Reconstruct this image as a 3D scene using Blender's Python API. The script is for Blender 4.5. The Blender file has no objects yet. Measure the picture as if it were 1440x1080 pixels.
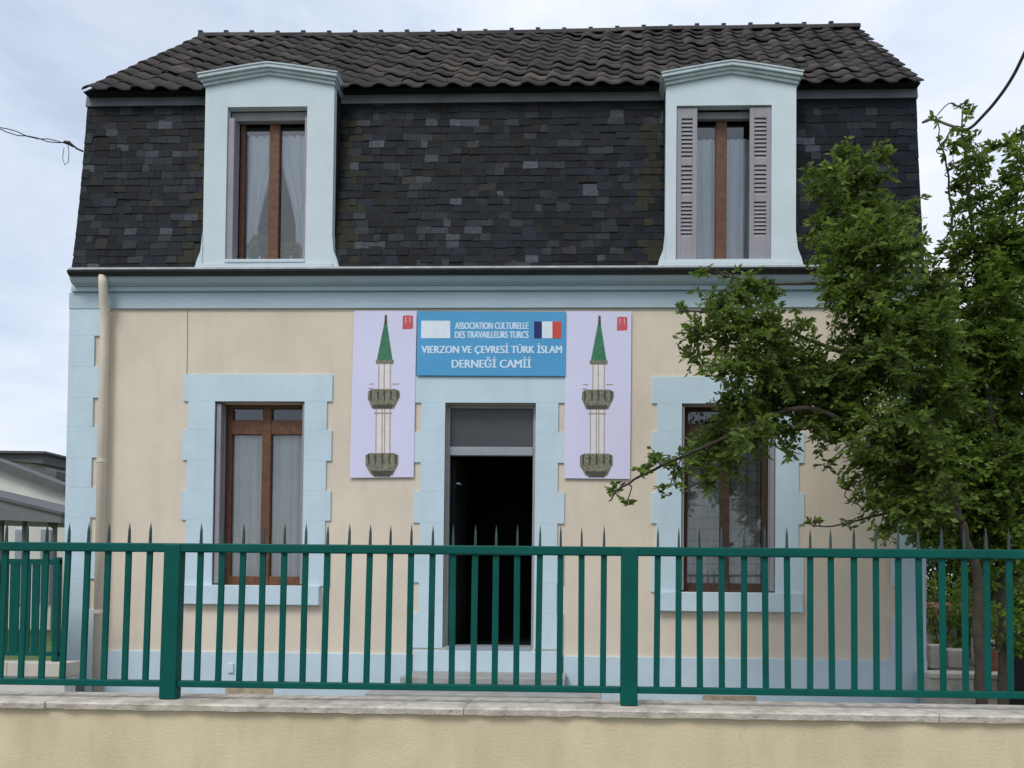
import bpy, math, random
from mathutils import Vector, Matrix
R = math.radians
rnd = random.Random(7)

# ------------------------------------------------------------------ camera, sky, sun, exposure
scn = bpy.context.scene
EYE = Vector((0.0, -9.0, 1.60))
F = 1150.0                       # focal length in pixels of the 1440 px wide photograph
PCX, PCY = 790.0, 795.0          # principal point (the photograph is a crop)
YAW, PITCH, ROLL = 0.034, 0.0218, 0.0095
cam = bpy.data.cameras.new('camera')
cam.sensor_width = 36.0
cam.lens = 36.0 * F / 1440.0
cam.shift_x = (720.0 - PCX) / 1440.0
cam.shift_y = (PCY - 540.0) / 1440.0
cam.clip_start, cam.clip_end = 0.05, 2000.0
cam_o = bpy.data.objects.new('camera', cam)
CAMROT = Matrix.Rotation(YAW, 3, 'Z') @ Matrix.Rotation(math.pi / 2 + PITCH, 3, 'X') @ Matrix.Rotation(ROLL, 3, 'Z')
cam_o.matrix_world = Matrix.Translation(EYE) @ CAMROT.to_4x4()
scn.collection.objects.link(cam_o)
scn.camera = cam_o

SUN_EL, SUN_AZ = R(50), R(205)   # azimuth clockwise from +Y: behind the camera, to its left
w = bpy.data.worlds.new('World'); scn.world = w; w.use_nodes = True
nt = w.node_tree; nt.nodes.clear()
out = nt.nodes.new('ShaderNodeOutputWorld')
sky = nt.nodes.new('ShaderNodeTexSky'); sky.sky_type = 'NISHITA'; sky.sun_disc = False
sky.sun_elevation = SUN_EL; sky.sun_rotation = SUN_AZ; sky.air_density = 1.0; sky.dust_density = 2.0
b1 = nt.nodes.new('ShaderNodeBackground'); b1.inputs['Strength'].default_value = 0.12
nt.links.new(sky.outputs[0], b1.inputs['Color'])
tc = nt.nodes.new('ShaderNodeTexCoord')
mp = nt.nodes.new('ShaderNodeMapping'); mp.inputs['Scale'].default_value = (1.0, 1.0, 2.2)
mp.inputs['Location'].default_value = (3.3, 0.6, 0.45)
nt.links.new(tc.outputs['Generated'], mp.inputs['Vector'])
nz = nt.nodes.new('ShaderNodeTexNoise'); nz.inputs['Scale'].default_value = 2.6
nz.inputs['Detail'].default_value = 9.0; nz.inputs['Roughness'].default_value = 0.52; nz.inputs['Distortion'].default_value = 0.25
nt.links.new(mp.outputs[0], nz.inputs['Vector'])
cr = nt.nodes.new('ShaderNodeValToRGB')
cr.color_ramp.elements[0].position = 0.36; cr.color_ramp.elements[0].color = (0.38, 0.45, 0.58, 1)
cr.color_ramp.elements[1].position = 0.66; cr.color_ramp.elements[1].color = (0.73, 0.76, 0.83, 1)
e = cr.color_ramp.elements.new(0.5); e.color = (0.56, 0.63, 0.745, 1)
nt.links.new(nz.outputs['Fac'], cr.inputs['Fac'])
b2 = nt.nodes.new('ShaderNodeBackground'); b2.inputs['Strength'].default_value = 1.0
nt.links.new(cr.outputs[0], b2.inputs['Color'])
nz2 = nt.nodes.new('ShaderNodeTexNoise'); nz2.inputs['Scale'].default_value = 1.6; nz2.inputs['Detail'].default_value = 6.0
nt.links.new(mp.outputs[0], nz2.inputs['Vector'])
mr = nt.nodes.new('ShaderNodeMapRange'); mr.inputs[1].default_value = 0.35; mr.inputs[2].default_value = 0.6
mr.inputs[3].default_value = 0.72; mr.inputs[4].default_value = 1.0
nt.links.new(nz2.outputs['Fac'], mr.inputs[0])
mx = nt.nodes.new('ShaderNodeMixShader')
nt.links.new(mr.outputs[0], mx.inputs[0]); nt.links.new(b1.outputs[0], mx.inputs[1]); nt.links.new(b2.outputs[0], mx.inputs[2])
nt.links.new(mx.outputs[0], out.inputs['Surface'])

sd = bpy.data.lights.new('sun', 'SUN'); sd.energy = 1.3; sd.angle = R(22); sd.color = (1.0, 0.96, 0.90)
so = bpy.data.objects.new('sun', sd); scn.collection.objects.link(so)
sdir = Vector((math.sin(SUN_AZ) * math.cos(SUN_EL), math.cos(SUN_AZ) * math.cos(SUN_EL), math.sin(SUN_EL)))
so.rotation_euler = sdir.to_track_quat('Z', 'Y').to_euler(); so.location = sdir * 40

vs = scn.view_settings
vs.view_transform = 'Standard'; vs.look = 'None'; vs.gamma = 1.0; vs.exposure = 0.42; vs.use_curve_mapping = False
scn.cycles.max_bounces = 8; scn.cycles.transparent_max_bounces = 16

# ------------------------------------------------------------------ pixel -> point, mesh helpers
def P(px, py, Y):
    d = CAMROT @ Vector(((px - PCX) / F, -(py - PCY) / F, -1.0))
    t = (Y - EYE.y) / d.y
    return EYE + d * t
def rect(x0, y0, x1, y1, Y=0.0):
    a, b, c, d = P(x0, y0, Y), P(x1, y0, Y), P(x0, y1, Y), P(x1, y1, Y)
    return (a.x + c.x) / 2, (b.x + d.x) / 2, (c.z + d.z) / 2, (a.z + b.z) / 2     # x0 x1 z0 z1

WLOC = {}
def empty(name, loc, label=None, cat=None, group=None):
    o = bpy.data.objects.new(name, None); scn.collection.objects.link(o)
    o.location = loc; o.empty_display_size = 0.2; WLOC[o.name] = Vector(loc)
    return tag(o, label, cat, group)
def tag(o, label=None, cat=None, group=None, kind=None):
    if label: o['label'] = label
    if cat: o['category'] = cat
    if group: o['group'] = group
    if kind: o['kind'] = kind
    return o

class MB:
    def __init__(s): s.v = []; s.f = []; s.c = []
    def face(s, pts, col=None):
        n = len(s.v); s.v += [tuple(p) for p in pts]; s.f.append(tuple(range(n, n + len(pts)))); s.c.append(col)
        return s
    def box(s, x0, x1, y0, y1, z0, z1, col=None):
        n = len(s.v)
        s.v += [(x, y, z) for z in (z0, z1) for x, y in ((x0, y0), (x1, y0), (x1, y1), (x0, y1))]
        for q in ((0, 3, 2, 1), (4, 5, 6, 7), (0, 1, 5, 4), (1, 2, 6, 5), (2, 3, 7, 6), (3, 0, 4, 7)):
            s.f.append(tuple(n + i for i in q)); s.c.append(col)
        return s
    def prism_y(s, pts, y0, y1, col=None):
        """polygon in the xz plane (clockwise or not), extruded from y0 to y1"""
        a = sum(pts[i][0] * pts[(i + 1) % len(pts)][1] - pts[(i + 1) % len(pts)][0] * pts[i][1] for i in range(len(pts)))
        if a < 0: pts = pts[::-1]
        k = len(pts); n = len(s.v)
        s.v += [(x, y0, z) for x, z in pts] + [(x, y1, z) for x, z in pts]
        s.f.append(tuple(n + i for i in range(k))); s.c.append(col)
        s.f.append(tuple(n + k + i for i in reversed(range(k)))); s.c.append(col)
        for i in range(k):
            j = (i + 1) % k
            s.f.append((n + j, n + i, n + k + i, n + k + j)); s.c.append(col)
        return s
    def prism_x(s, pts, x0, x1, col=None):
        """polygon in the yz plane, extruded along x"""
        a = sum(pts[i][0] * pts[(i + 1) % len(pts)][1] - pts[(i + 1) % len(pts)][0] * pts[i][1] for i in range(len(pts)))
        if a < 0: pts = pts[::-1]
        k = len(pts); n = len(s.v)
        s.v += [(x0, y, z) for y, z in pts] + [(x1, y, z) for y, z in pts]
        s.f.append(tuple(n + i for i in reversed(range(k)))); s.c.append(col)
        s.f.append(tuple(n + k + i for i in range(k))); s.c.append(col)
        for i in range(k):
            j = (i + 1) % k
            s.f.append((n + i, n + j, n + k + j, n + k + i)); s.c.append(col)
        return s
    def tube(s, pts, rad, seg=8, caps=True):
        pts = [Vector(p) for p in pts]
        if not isinstance(rad, (list, tuple)): rad = [rad] * len(pts)
        rings = []; prev = None
        for i, p in enumerate(pts):
            t = (pts[min(i + 1, len(pts) - 1)] - pts[max(i - 1, 0)])
            t = t.normalized() if t.length > 1e-9 else Vector((0, 0, 1))
            if prev is None:
                u = t.orthogonal().normalized()
            else:
                u = prev - t * prev.dot(t)
                u = u.normalized() if u.length > 1e-6 else t.orthogonal().normalized()
            prev = u; v = t.cross(u)
            n = len(s.v); rings.append(n)
            for k in range(seg):
                a = 2 * math.pi * k / seg
                s.v.append(tuple(p + (u * math.cos(a) + v * math.sin(a)) * rad[i]))
        for a, b in zip(rings, rings[1:]):
            for k in range(seg):
                k2 = (k + 1) % seg
                s.f.append((a + k, a + k2, b + k2, b + k)); s.c.append(None)
        if caps:
            s.f.append(tuple(rings[0] + k for k in reversed(range(seg)))); s.c.append(None)
            s.f.append(tuple(rings[-1] + k for k in range(seg))); s.c.append(None)
        return s
    def build(s, name, mat, parent=None, bevel=0, smooth=False, origin=None, kind=None):
        xs = [p[0] for p in s.v]; ys = [p[1] for p in s.v]; zs = [p[2] for p in s.v]
        o3 = Vector(origin) if origin is not None else Vector(((min(xs) + max(xs)) / 2, (min(ys) + max(ys)) / 2, min(zs)))
        me = bpy.data.meshes.new(name)
        me.from_pydata([(p[0] - o3.x, p[1] - o3.y, p[2] - o3.z) for p in s.v], [], s.f)
        if any(c is not None for c in s.c):
            ca = me.color_attributes.new('tone', 'FLOAT_COLOR', 'CORNER')
            i = 0
            for pl, c in zip(me.polygons, s.c):
                for _ in range(pl.loop_total):
                    ca.data[i].color = c if c is not None else (1, 1, 1, 1); i += 1
        if smooth:
            me.polygons.foreach_set('use_smooth', [True] * len(me.polygons))
        me.materials.append(mat)
        o = bpy.data.objects.new(name, me); scn.collection.objects.link(o)
        WLOC[o.name] = o3
        if parent is not None:
            o.parent = parent; o.location = o3 - WLOC[parent.name]
        else:
            o.location = o3
        if bevel:
            m = o.modifiers.new('bevel', 'BEVEL'); m.width = bevel; m.segments = 2; m.limit_method = 'ANGLE'; m.angle_limit = R(40)
        if kind: o['kind'] = kind
        return o
def link_copy(src, world, parent, rot=None):
    o = src.copy(); scn.collection.objects.link(o)
    o.parent = parent; o.location = Vector(world) - WLOC[parent.name]; WLOC[o.name] = Vector(world)
    if rot is not None: o.rotation_euler = rot
    return o

# ------------------------------------------------------------------ materials
def mat(name, col, rough=0.8, var=0.12, vscale=3.0, bump=0.15, bscale=60.0, stain=0.0, stain_col=(0.1, 0.09, 0.07), stain_scale=(3, 3, 0.5),
        spec=0.3, metal=0.0, source=None, tint=None, trans=None, crack=0.0):
    m = bpy.data.materials.new(name); m.use_nodes = True
    t = m.node_tree; N = t.nodes; L = t.links
    bs = N['Principled BSDF']; bs.inputs['Roughness'].default_value = rough
    bs.inputs['Specular IOR Level'].default_value = spec; bs.inputs['Metallic'].default_value = metal
    geo = N.new('ShaderNodeNewGeometry')
    if source == 'object':
        oi = N.new('ShaderNodeObjectInfo'); base = oi.outputs['Color']
    elif source == 'attr':
        at = N.new('ShaderNodeVertexColor'); at.layer_name = 'tone'; base = at.outputs['Color']
    elif source in ('objrand', 'island'):
        r_ = N.new('ShaderNodeObjectInfo').outputs['Random'] if source == 'objrand' else geo.outputs['Random Per Island']
        ra = N.new('ShaderNodeValToRGB'); ra.color_ramp.interpolation = 'LINEAR'
        els = ra.color_ramp.elements
        els[0].position = 0.0; els[0].color = (*tint[0], 1); els[1].position = 1.0; els[1].color = (*tint[-1], 1)
        for i, c in enumerate(tint[1:-1]):
            q = els.new((i + 1) / (len(tint) - 1)); q.color = (*c, 1)
        L.new(r_, ra.inputs['Fac']); base = ra.outputs['Color']
    else:
        rg = N.new('ShaderNodeRGB'); rg.outputs[0].default_value = (*col, 1); base = rg.outputs[0]
    n1 = N.new('ShaderNodeTexNoise'); n1.inputs['Scale'].default_value = vscale; n1.inputs['Detail'].default_value = 6; n1.inputs['Roughness'].default_value = 0.6
    L.new(geo.outputs['Position'], n1.inputs['Vector'])
    m1 = N.new('ShaderNodeMapRange'); m1.inputs[1].default_value = 0.3; m1.inputs[2].default_value = 0.7
    m1.inputs[3].default_value = 1 - var; m1.inputs[4].default_value = 1 + var
    L.new(n1.outputs['Fac'], m1.inputs[0])
    mul = N.new('ShaderNodeVectorMath'); mul.operation = 'SCALE'
    L.new(base, mul.inputs[0]); L.new(m1.outputs[0], mul.inputs['Scale'])
    colour = mul.outputs[0]
    if stain > 0:
        mpn = N.new('ShaderNodeMapping'); mpn.inputs['Scale'].default_value = stain_scale
        L.new(geo.outputs['Position'], mpn.inputs['Vector'])
        n2 = N.new('ShaderNodeTexNoise'); n2.inputs['Scale'].default_value = 1.0; n2.inputs['Detail'].default_value = 8; n2.inputs['Roughness'].default_value = 0.65
        L.new(mpn.outputs[0], n2.inputs['Vector'])
        m2 = N.new('ShaderNodeMapRange'); m2.inputs[1].default_value = 0.5; m2.inputs[2].default_value = 0.78; m2.inputs[3].default_value = 0; m2.inputs[4].default_value = stain
        L.new(n2.outputs['Fac'], m2.inputs[0])
        mxn = N.new('ShaderNodeMix'); mxn.data_type = 'RGBA'
        L.new(m2.outputs[0], mxn.inputs['Factor']); L.new(colour, mxn.inputs[6]); mxn.inputs[7].default_value = (*stain_col, 1)
        colour = mxn.outputs[2]
    if crack > 0:
        nd = N.new('ShaderNodeTexNoise'); nd.inputs['Scale'].default_value = 3.0; nd.inputs['Detail'].default_value = 5
        L.new(geo.outputs['Position'], nd.inputs['Vector'])
        ad = N.new('ShaderNodeVectorMath'); ad.operation = 'MULTIPLY_ADD'; ad.inputs[1].default_value = (.35, .35, .35)
        L.new(nd.outputs['Color'], ad.inputs[0]); L.new(geo.outputs['Position'], ad.inputs[2])
        vo = N.new('ShaderNodeTexVoronoi'); vo.feature = 'DISTANCE_TO_EDGE'; vo.inputs['Scale'].default_value = 0.9
        L.new(ad.outputs[0], vo.inputs['Vector'])
        lt = N.new('ShaderNodeMapRange'); lt.inputs[1].default_value = 0.0; lt.inputs[2].default_value = 0.0045; lt.inputs[3].default_value = 1; lt.inputs[4].default_value = 0
        L.new(vo.outputs['Distance'], lt.inputs[0])
        nm = N.new('ShaderNodeTexNoise'); nm.inputs['Scale'].default_value = 0.9; L.new(geo.outputs['Position'], nm.inputs['Vector'])
        mk = N.new('ShaderNodeMapRange'); mk.inputs[1].default_value = 0.52; mk.inputs[2].default_value = 0.62; mk.inputs[3].default_value = 0; mk.inputs[4].default_value = crack
        L.new(nm.outputs['Fac'], mk.inputs[0])
        mu = N.new('ShaderNodeMath'); mu.operation = 'MULTIPLY'; L.new(lt.outputs[0], mu.inputs[0]); L.new(mk.outputs[0], mu.inputs[1])
        mc = N.new('ShaderNodeMix'); mc.data_type = 'RGBA'; L.new(mu.outputs[0], mc.inputs['Factor']); L.new(colour, mc.inputs[6]); mc.inputs[7].default_value = (.16, .13, .10, 1)
        colour = mc.outputs[2]
    L.new(colour, bs.inputs['Base Color'])
    if bump > 0:
        n3 = N.new('ShaderNodeTexNoise'); n3.inputs['Scale'].default_value = bscale; n3.inputs['Detail'].default_value = 4
        L.new(geo.outputs['Position'], n3.inputs['Vector'])
        bp = N.new('ShaderNodeBump'); bp.inputs['Strength'].default_value = bump; bp.inputs['Distance'].default_value = 0.01
        L.new(n3.outputs['Fac'], bp.inputs['Height']); L.new(bp.outputs[0], bs.inputs['Normal'])
    if trans is not None:
        tr = N.new('ShaderNodeBsdfTranslucent'); L.new(colour, tr.inputs['Color'])
        ms = N.new('ShaderNodeMixShader'); ms.inputs[0].default_value = trans
        o_ = N['Material Output']
        L.new(bs.outputs[0], ms.inputs[1]); L.new(tr.outputs[0], ms.inputs[2]); L.new(ms.outputs[0], o_.inputs['Surface'])
    return m
def glass_mat(name, tintc=(0.95, 0.96, 0.97), refl=1.0):
    m = bpy.data.materials.new(name); m.use_nodes = True
    t = m.node_tree; N = t.nodes; L = t.links; N.remove(N['Principled BSDF'])
    tr = N.new('ShaderNodeBsdfTransparent'); tr.inputs['Color'].default_value = (*tintc, 1)
    gl = N.new('ShaderNodeBsdfGlossy'); gl.inputs['Roughness'].default_value = 0.03; gl.inputs['Color'].default_value = (refl, refl, refl, 1)
    fr = N.new('ShaderNodeFresnel'); fr.inputs['IOR'].default_value = 1.6
    nz_ = N.new('ShaderNodeTexNoise'); nz_.inputs['Scale'].default_value = 2.5
    bp = N.new('ShaderNodeBump'); bp.inputs['Strength'].default_value = 0.05
    L.new(nz_.outputs['Fac'], bp.inputs['Height']); L.new(bp.outputs[0], gl.inputs['Normal'])
    ms = N.new('ShaderNodeMixShader')
    L.new(fr.outputs[0], ms.inputs[0]); L.new(tr.outputs[0], ms.inputs[1]); L.new(gl.outputs[0], ms.inputs[2])
    L.new(ms.outputs[0], N['Material Output'].inputs['Surface'])
    return m

M = {}
M['render'] = mat('beige_render', (0.70, 0.615, 0.495), 0.92, 0.08, 1.3, 0.3, 90, stain=0.28, stain_col=(0.50, 0.43, 0.34), stain_scale=(5, 5, 0.8))
M['blue'] = mat('pale_blue_paint', (0.54, 0.67, 0.74), 0.85, 0.06, 2.0, 0.3, 60, stain=0.3, stain_col=(0.40, 0.47, 0.50), stain_scale=(6, 6, 1.2))
M['cornice'] = mat('cornice_paint', (0.42, 0.52, 0.58), 0.85, 0.06, 2.0, 0.1, 60, stain=0.2, stain_col=(0.26, 0.34, 0.38), stain_scale=(2, 2, 14))
M['dormer'] = mat('dormer_paint', (0.60, 0.675, 0.715), 0.85, 0.05, 2.5, 0.12, 60, stain=0.2, stain_col=(0.42, 0.48, 0.50), stain_scale=(4, 4, 1.5))
M['pediment'] = mat('weathered_pediment', (0.52, 0.60, 0.62), 0.9, 0.10, 6.0, 0.3, 40, stain=0.45, stain_col=(0.26, 0.28, 0.26), stain_scale=(9, 9, 3))
M['slate_piece'] = mat('slate', None, 0.6, 0.3, 25, 0.35, 70, source='object', spec=0.14)
M['slate_stuff'] = mat('slate_joined', None, 0.6, 0.3, 25, 0.35, 70, source='attr', spec=0.14)
M['slate_bed'] = mat('slate_underlay', (0.012, 0.013, 0.016), 0.8, 0.2, 10, 0.2, 40)
TT = [(0.040, 0.034, 0.034), (0.070, 0.058, 0.054), (0.030, 0.028, 0.030), (0.090, 0.074, 0.064), (0.046, 0.040, 0.042), (0.064, 0.056, 0.056), (0.036, 0.033, 0.035), (0.110, 0.095, 0.080)]
M['tile'] = mat('roof_tile', None, 0.85, 0.25, 12, 0.4, 50, source='objrand', tint=TT, stain=0.6, stain_col=(0.020, 0.020, 0.019), stain_scale=(6, 6, 6))
M['tile_stuff'] = mat('roof_tile_joined', None, 0.85, 0.25, 12, 0.4, 50, source='island', tint=TT, stain=0.6, stain_col=(0.020, 0.020, 0.019), stain_scale=(6, 6, 6))
M['tile_pale'] = mat('lichen_tile', (0.17, 0.15, 0.13), 0.9, 0.3, 14, 0.4, 50)
M['lead'] = mat('lead_flashing', (0.15, 0.165, 0.19), 0.6, 0.2, 4, 0.15, 20, stain=0.4, stain_col=(0.05, 0.055, 0.06), stain_scale=(3, 3, 12))
M['zinc'] = mat('zinc_strip', (0.46, 0.48, 0.50), 0.55, 0.2, 8, 0.1, 30, stain=0.4, stain_col=(0.12, 0.13, 0.13), stain_scale=(5, 5, 5))
M['gutter'] = mat('dark_gutter', (0.022, 0.024, 0.027), 0.5, 0.2, 6, 0.1, 30)
M['pipe'] = mat('cream_pipe', (0.68, 0.60, 0.49), 0.55, 0.06, 3, 0.05, 30, stain=0.2, stain_col=(0.36, 0.31, 0.25), stain_scale=(9, 9, 1.5))
M['wood'] = mat('brown_wood', (0.135, 0.060, 0.032), 0.55, 0.35, 22, 0.15, 60)
M['wood_dark'] = mat('dark_wood', (0.055, 0.030, 0.020), 0.5, 0.25, 18, 0.15, 60)
M['shutter'] = mat('grey_shutter', (0.30, 0.29, 0.31), 0.55, 0.08, 5, 0.08, 40, stain=0.2, stain_col=(0.14, 0.13, 0.13), stain_scale=(8, 8, 2))
M['frame_grey'] = mat('grey_frame', (0.30, 0.33, 0.36), 0.5, 0.08, 5, 0.05, 40)
M['transom'] = mat('smoked_transom', (0.055, 0.058, 0.065), 0.35, 0.1, 3, 0.05, 10, spec=0.4)
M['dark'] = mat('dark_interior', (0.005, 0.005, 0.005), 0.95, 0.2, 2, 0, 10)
M['glass'] = glass_mat('window_glass')
M['curtain'] = mat('sheer_curtain', (0.80, 0.84, 0.80), 0.95, 0.06, 4, 0.05, 90, trans=0.12)
M['curtain_up'] = mat('white_curtain', (0.82, 0.87, 0.92), 0.95, 0.05, 4, 0.05, 90, trans=0.1)
M['fence'] = mat('green_fence_paint', (0.003, 0.086, 0.070), 0.45, 0.12, 7, 0.06, 45, spec=0.12, stain=0.25, stain_col=(0.004, 0.045, 0.040), stain_scale=(9, 9, 4))
M['spike'] = mat('weathered_spike', (0.035, 0.062, 0.058), 0.5, 0.4, 9, 0.1, 40, spec=0.3)
M['street_wall'] = mat('ochre_render', (0.66, 0.56, 0.37), 0.93, 0.10, 2.2, 0.3, 80, stain=0.45, stain_col=(0.42, 0.35, 0.23), stain_scale=(4, 4, 1.0), crack=0.35)
M['coping'] = mat('coping_stone', (0.56, 0.51, 0.43), 0.95, 0.22, 14, 0.6, 55, stain=0.85, stain_col=(0.16, 0.135, 0.10), stain_scale=(7, 3, 22))
M['concrete'] = mat('step_concrete', (0.33, 0.33, 0.32), 0.9, 0.15, 6, 0.3, 50, stain=0.4, stain_col=(0.16, 0.15, 0.14), stain_scale=(5, 5, 9))
M['banner'] = mat('banner_cloth', (0.68, 0.67, 0.86), 0.7, 0.04, 1.5, 0.04, 8)
M['sign'] = mat('sign_blue', (0.075, 0.33, 0.60), 0.5, 0.05, 2, 0, 10)
M['white'] = mat('sign_white', (0.72, 0.80, 0.88), 0.6, 0.05, 12, 0, 10)
M['letter'] = mat('letter_white', (0.64, 0.79, 0.92), 0.6, 0.05, 30, 0, 10)
M['flag_blue'] = mat('flag_blue', (0.012, 0.022, 0.13), 0.6, 0.05, 5, 0, 10)
M['flag_red'] = mat('flag_red', (0.60, 0.07, 0.045), 0.6, 0.05, 5, 0, 10)
M['emblem_red'] = mat('emblem_red', (0.58, 0.10, 0.12), 0.6, 0.25, 40, 0, 10)
M['spire'] = mat('spire_green', (0.045, 0.19, 0.10), 0.6, 0.2, 20, 0, 10)
M['minaret'] = mat('minaret_stone', (0.74, 0.69, 0.68), 0.7, 0.08, 20, 0, 10)
M['minaret_line'] = mat('minaret_line', (0.36, 0.29, 0.27), 0.7, 0.1, 20, 0, 10)
M['balcony'] = mat('balcony_stone', (0.20, 0.20, 0.14), 0.7, 0.5, 45, 0, 10)
M['balcony_dark'] = mat('balcony_dark_print', (0.075, 0.075, 0.055), 0.7, 0.4, 45, 0, 10)  # darker print colour of the spire tip, balcony panels and feet
M['bark'] = mat('bark', (0.055, 0.046, 0.034), 0.95, 0.3, 12, 0.7, 35)
LT = [(0.096, 0.163, 0.022), (0.149, 0.232, 0.032), (0.113, 0.180, 0.034), (0.218, 0.300, 0.044), (0.085, 0.138, 0.026), (0.166, 0.240, 0.051)]
M['leaf'] = mat('leaf', None, 0.55, 0.38, 2.2, 0, 10, source='island', tint=LT, trans=0.5, spec=0.35)
LT2 = [(0.083, 0.157, 0.018), (0.134, 0.223, 0.023), (0.101, 0.175, 0.028), (0.193, 0.282, 0.034), (0.074, 0.130, 0.023)]
M['leaf_bright'] = mat('leaf_bright', None, 0.55, 0.38, 2.2, 0, 10, source='island', tint=LT2, trans=0.5, spec=0.35)
M['hedge'] = mat('hedge_leaf', None, 0.6, 0.15, 3, 0, 10, source='island', tint=[(0.022, 0.048, 0.014), (0.035, 0.07, 0.018), (0.028, 0.058, 0.016)], trans=0.25)
M['cable'] = mat('cable_black', (0.03, 0.03, 0.032), 0.6, 0.1, 20, 0, 10)
M['cable_brown'] = mat('cable_brown', (0.10, 0.075, 0.06), 0.6, 0.1, 20, 0, 10)
M['ground'] = mat('asphalt', (0.16, 0.15, 0.135), 0.95, 0.25, 6, 0.4, 40)
M['grass'] = mat('grass_ground', (0.07, 0.13, 0.03), 0.95, 0.35, 5, 0.6, 30)
M['nwall'] = mat('neighbour_render', (0.66, 0.64, 0.60), 0.9, 0.06, 2, 0.1, 40)
M['nroof'] = mat('neighbour_roof', (0.115, 0.11, 0.115), 0.7, 0.12, 3, 0.1, 20)
M['awning'] = mat('awning_sheet', (0.16, 0.16, 0.165), 0.6, 0.1, 3, 0.1, 20)
M['post_grey'] = mat('carport_post', (0.09, 0.09, 0.09), 0.6, 0.1, 5, 0, 10)
M['ledge'] = mat('ledge_stone', (0.55, 0.52, 0.45), 0.9, 0.15, 8, 0.3, 40, stain=0.3, stain_col=(0.3, 0.27, 0.22), stain_scale=(8, 8, 8))
M['terracotta'] = mat('terracotta', (0.30, 0.13, 0.09), 0.9, 0.35, 10, 0.3, 40, stain=0.7, stain_col=(0.09, 0.07, 0.055), stain_scale=(6, 6, 6))
M['block'] = mat('pale_block', (0.48, 0.46, 0.40), 0.92, 0.2, 9, 0.4, 40, stain=0.4, stain_col=(0.2, 0.19, 0.16), stain_scale=(7, 7, 7))
M['black'] = mat('black_plastic', (0.010, 0.010, 0.011), 0.6, 0.1, 5, 0, 10)
M['pot'] = mat('white_pot', (0.6, 0.62, 0.64), 0.5, 0.1, 5, 0, 10)
M['vent'] = mat('vent_grey', (0.20, 0.22, 0.22), 0.7, 0.2, 8, 0, 10)
M['patch'] = mat('bare_patch', (0.42, 0.35, 0.25), 0.95, 0.25, 14, 0.3, 40)
M['fixing'] = mat('ridge_fixing', (0.035, 0.033, 0.033), 0.8, 0.2, 10, 0, 10)

# lace curtain: the printed net has a square pattern woven in
def lace(name):
    m = mat(name, (0.66, 0.68, 0.64), 0.95, 0.18, 9, 0.05, 60, trans=0.12)
    N, L = m.node_tree.nodes, m.node_tree.links
    bs = N['Principled BSDF']; src = bs.inputs['Base Color'].links[0].from_socket
    g = N.new('ShaderNodeNewGeometry'); sp = N.new('ShaderNodeSeparateXYZ'); cb = N.new('ShaderNodeCombineXYZ')
    L.new(g.outputs['Position'], sp.inputs[0]); L.new(sp.outputs['X'], cb.inputs['X']); L.new(sp.outputs['Z'], cb.inputs['Y'])
    br = N.new('ShaderNodeTexBrick'); br.offset = 0.0; br.inputs['Scale'].default_value = 4.2; br.inputs['Mortar Size'].default_value = 0.025
    br.inputs['Brick Width'].default_value = 0.62; br.inputs['Row Height'].default_value = 0.55
    br.inputs['Color1'].default_value = (1, 1, 1, 1); br.inputs['Color2'].default_value = (0.7, 0.7, 0.7, 1); br.inputs['Mortar'].default_value = (0.45, 0.42, 0.40, 1)
    L.new(cb.outputs[0], br.inputs['Vector'])
    mm = N.new('ShaderNodeMix'); mm.data_type = 'RGBA'; mm.blend_type = 'MULTIPLY'; mm.inputs['Factor'].default_value = 0.8
    L.new(src, mm.inputs[6]); L.new(br.outputs['Color'], mm.inputs[7]); L.new(mm.outputs[2], bs.inputs['Base Color'])
    return m
M['lace'] = lace('lace_curtain')

# ------------------------------------------------------------------ ground
def sheet(name, x0, x1, y0, y1, z, m, nx=1, ny=1):
    b = MB()
    for i in range(nx):
        for j in range(ny):
            xa, xb = x0 + (x1 - x0) * i / nx, x0 + (x1 - x0) * (i + 1) / nx
            ya, yb = y0 + (y1 - y0) * j / ny, y0 + (y1 - y0) * (j + 1) / ny
            b.face([(xa, ya, z), (xb, ya, z), (xb, yb, z), (xa, yb, z)])
    o = b.build(name, m); o['kind'] = 'structure'; return o
sheet('ground', -400, 400, -400, 700, 0.0, M['grass'])
sheet('yard', -12, 12, -4.7, 6.5, 0.006, M['ground'])
sheet('pavement', -60, 60, -14, -5.4, 0.006, M['ground'])

# ------------------------------------------------------------------ the house
HX0, HX1, _, _ = rect(95, 400, 1301, 900)
ZG = 0.0
Z_GUT = P(700, 381, -0.1).z                    # underside of the gutter
Z_FR0 = P(700, 434, 0).z                        # bottom of the blue frieze
HB = 4.9                                        # depth of the house
house = empty('house', ((HX0 + HX1) / 2, HB / 2, 0), 'beige and pale blue two storey house with black mansard roof', 'house')

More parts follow.
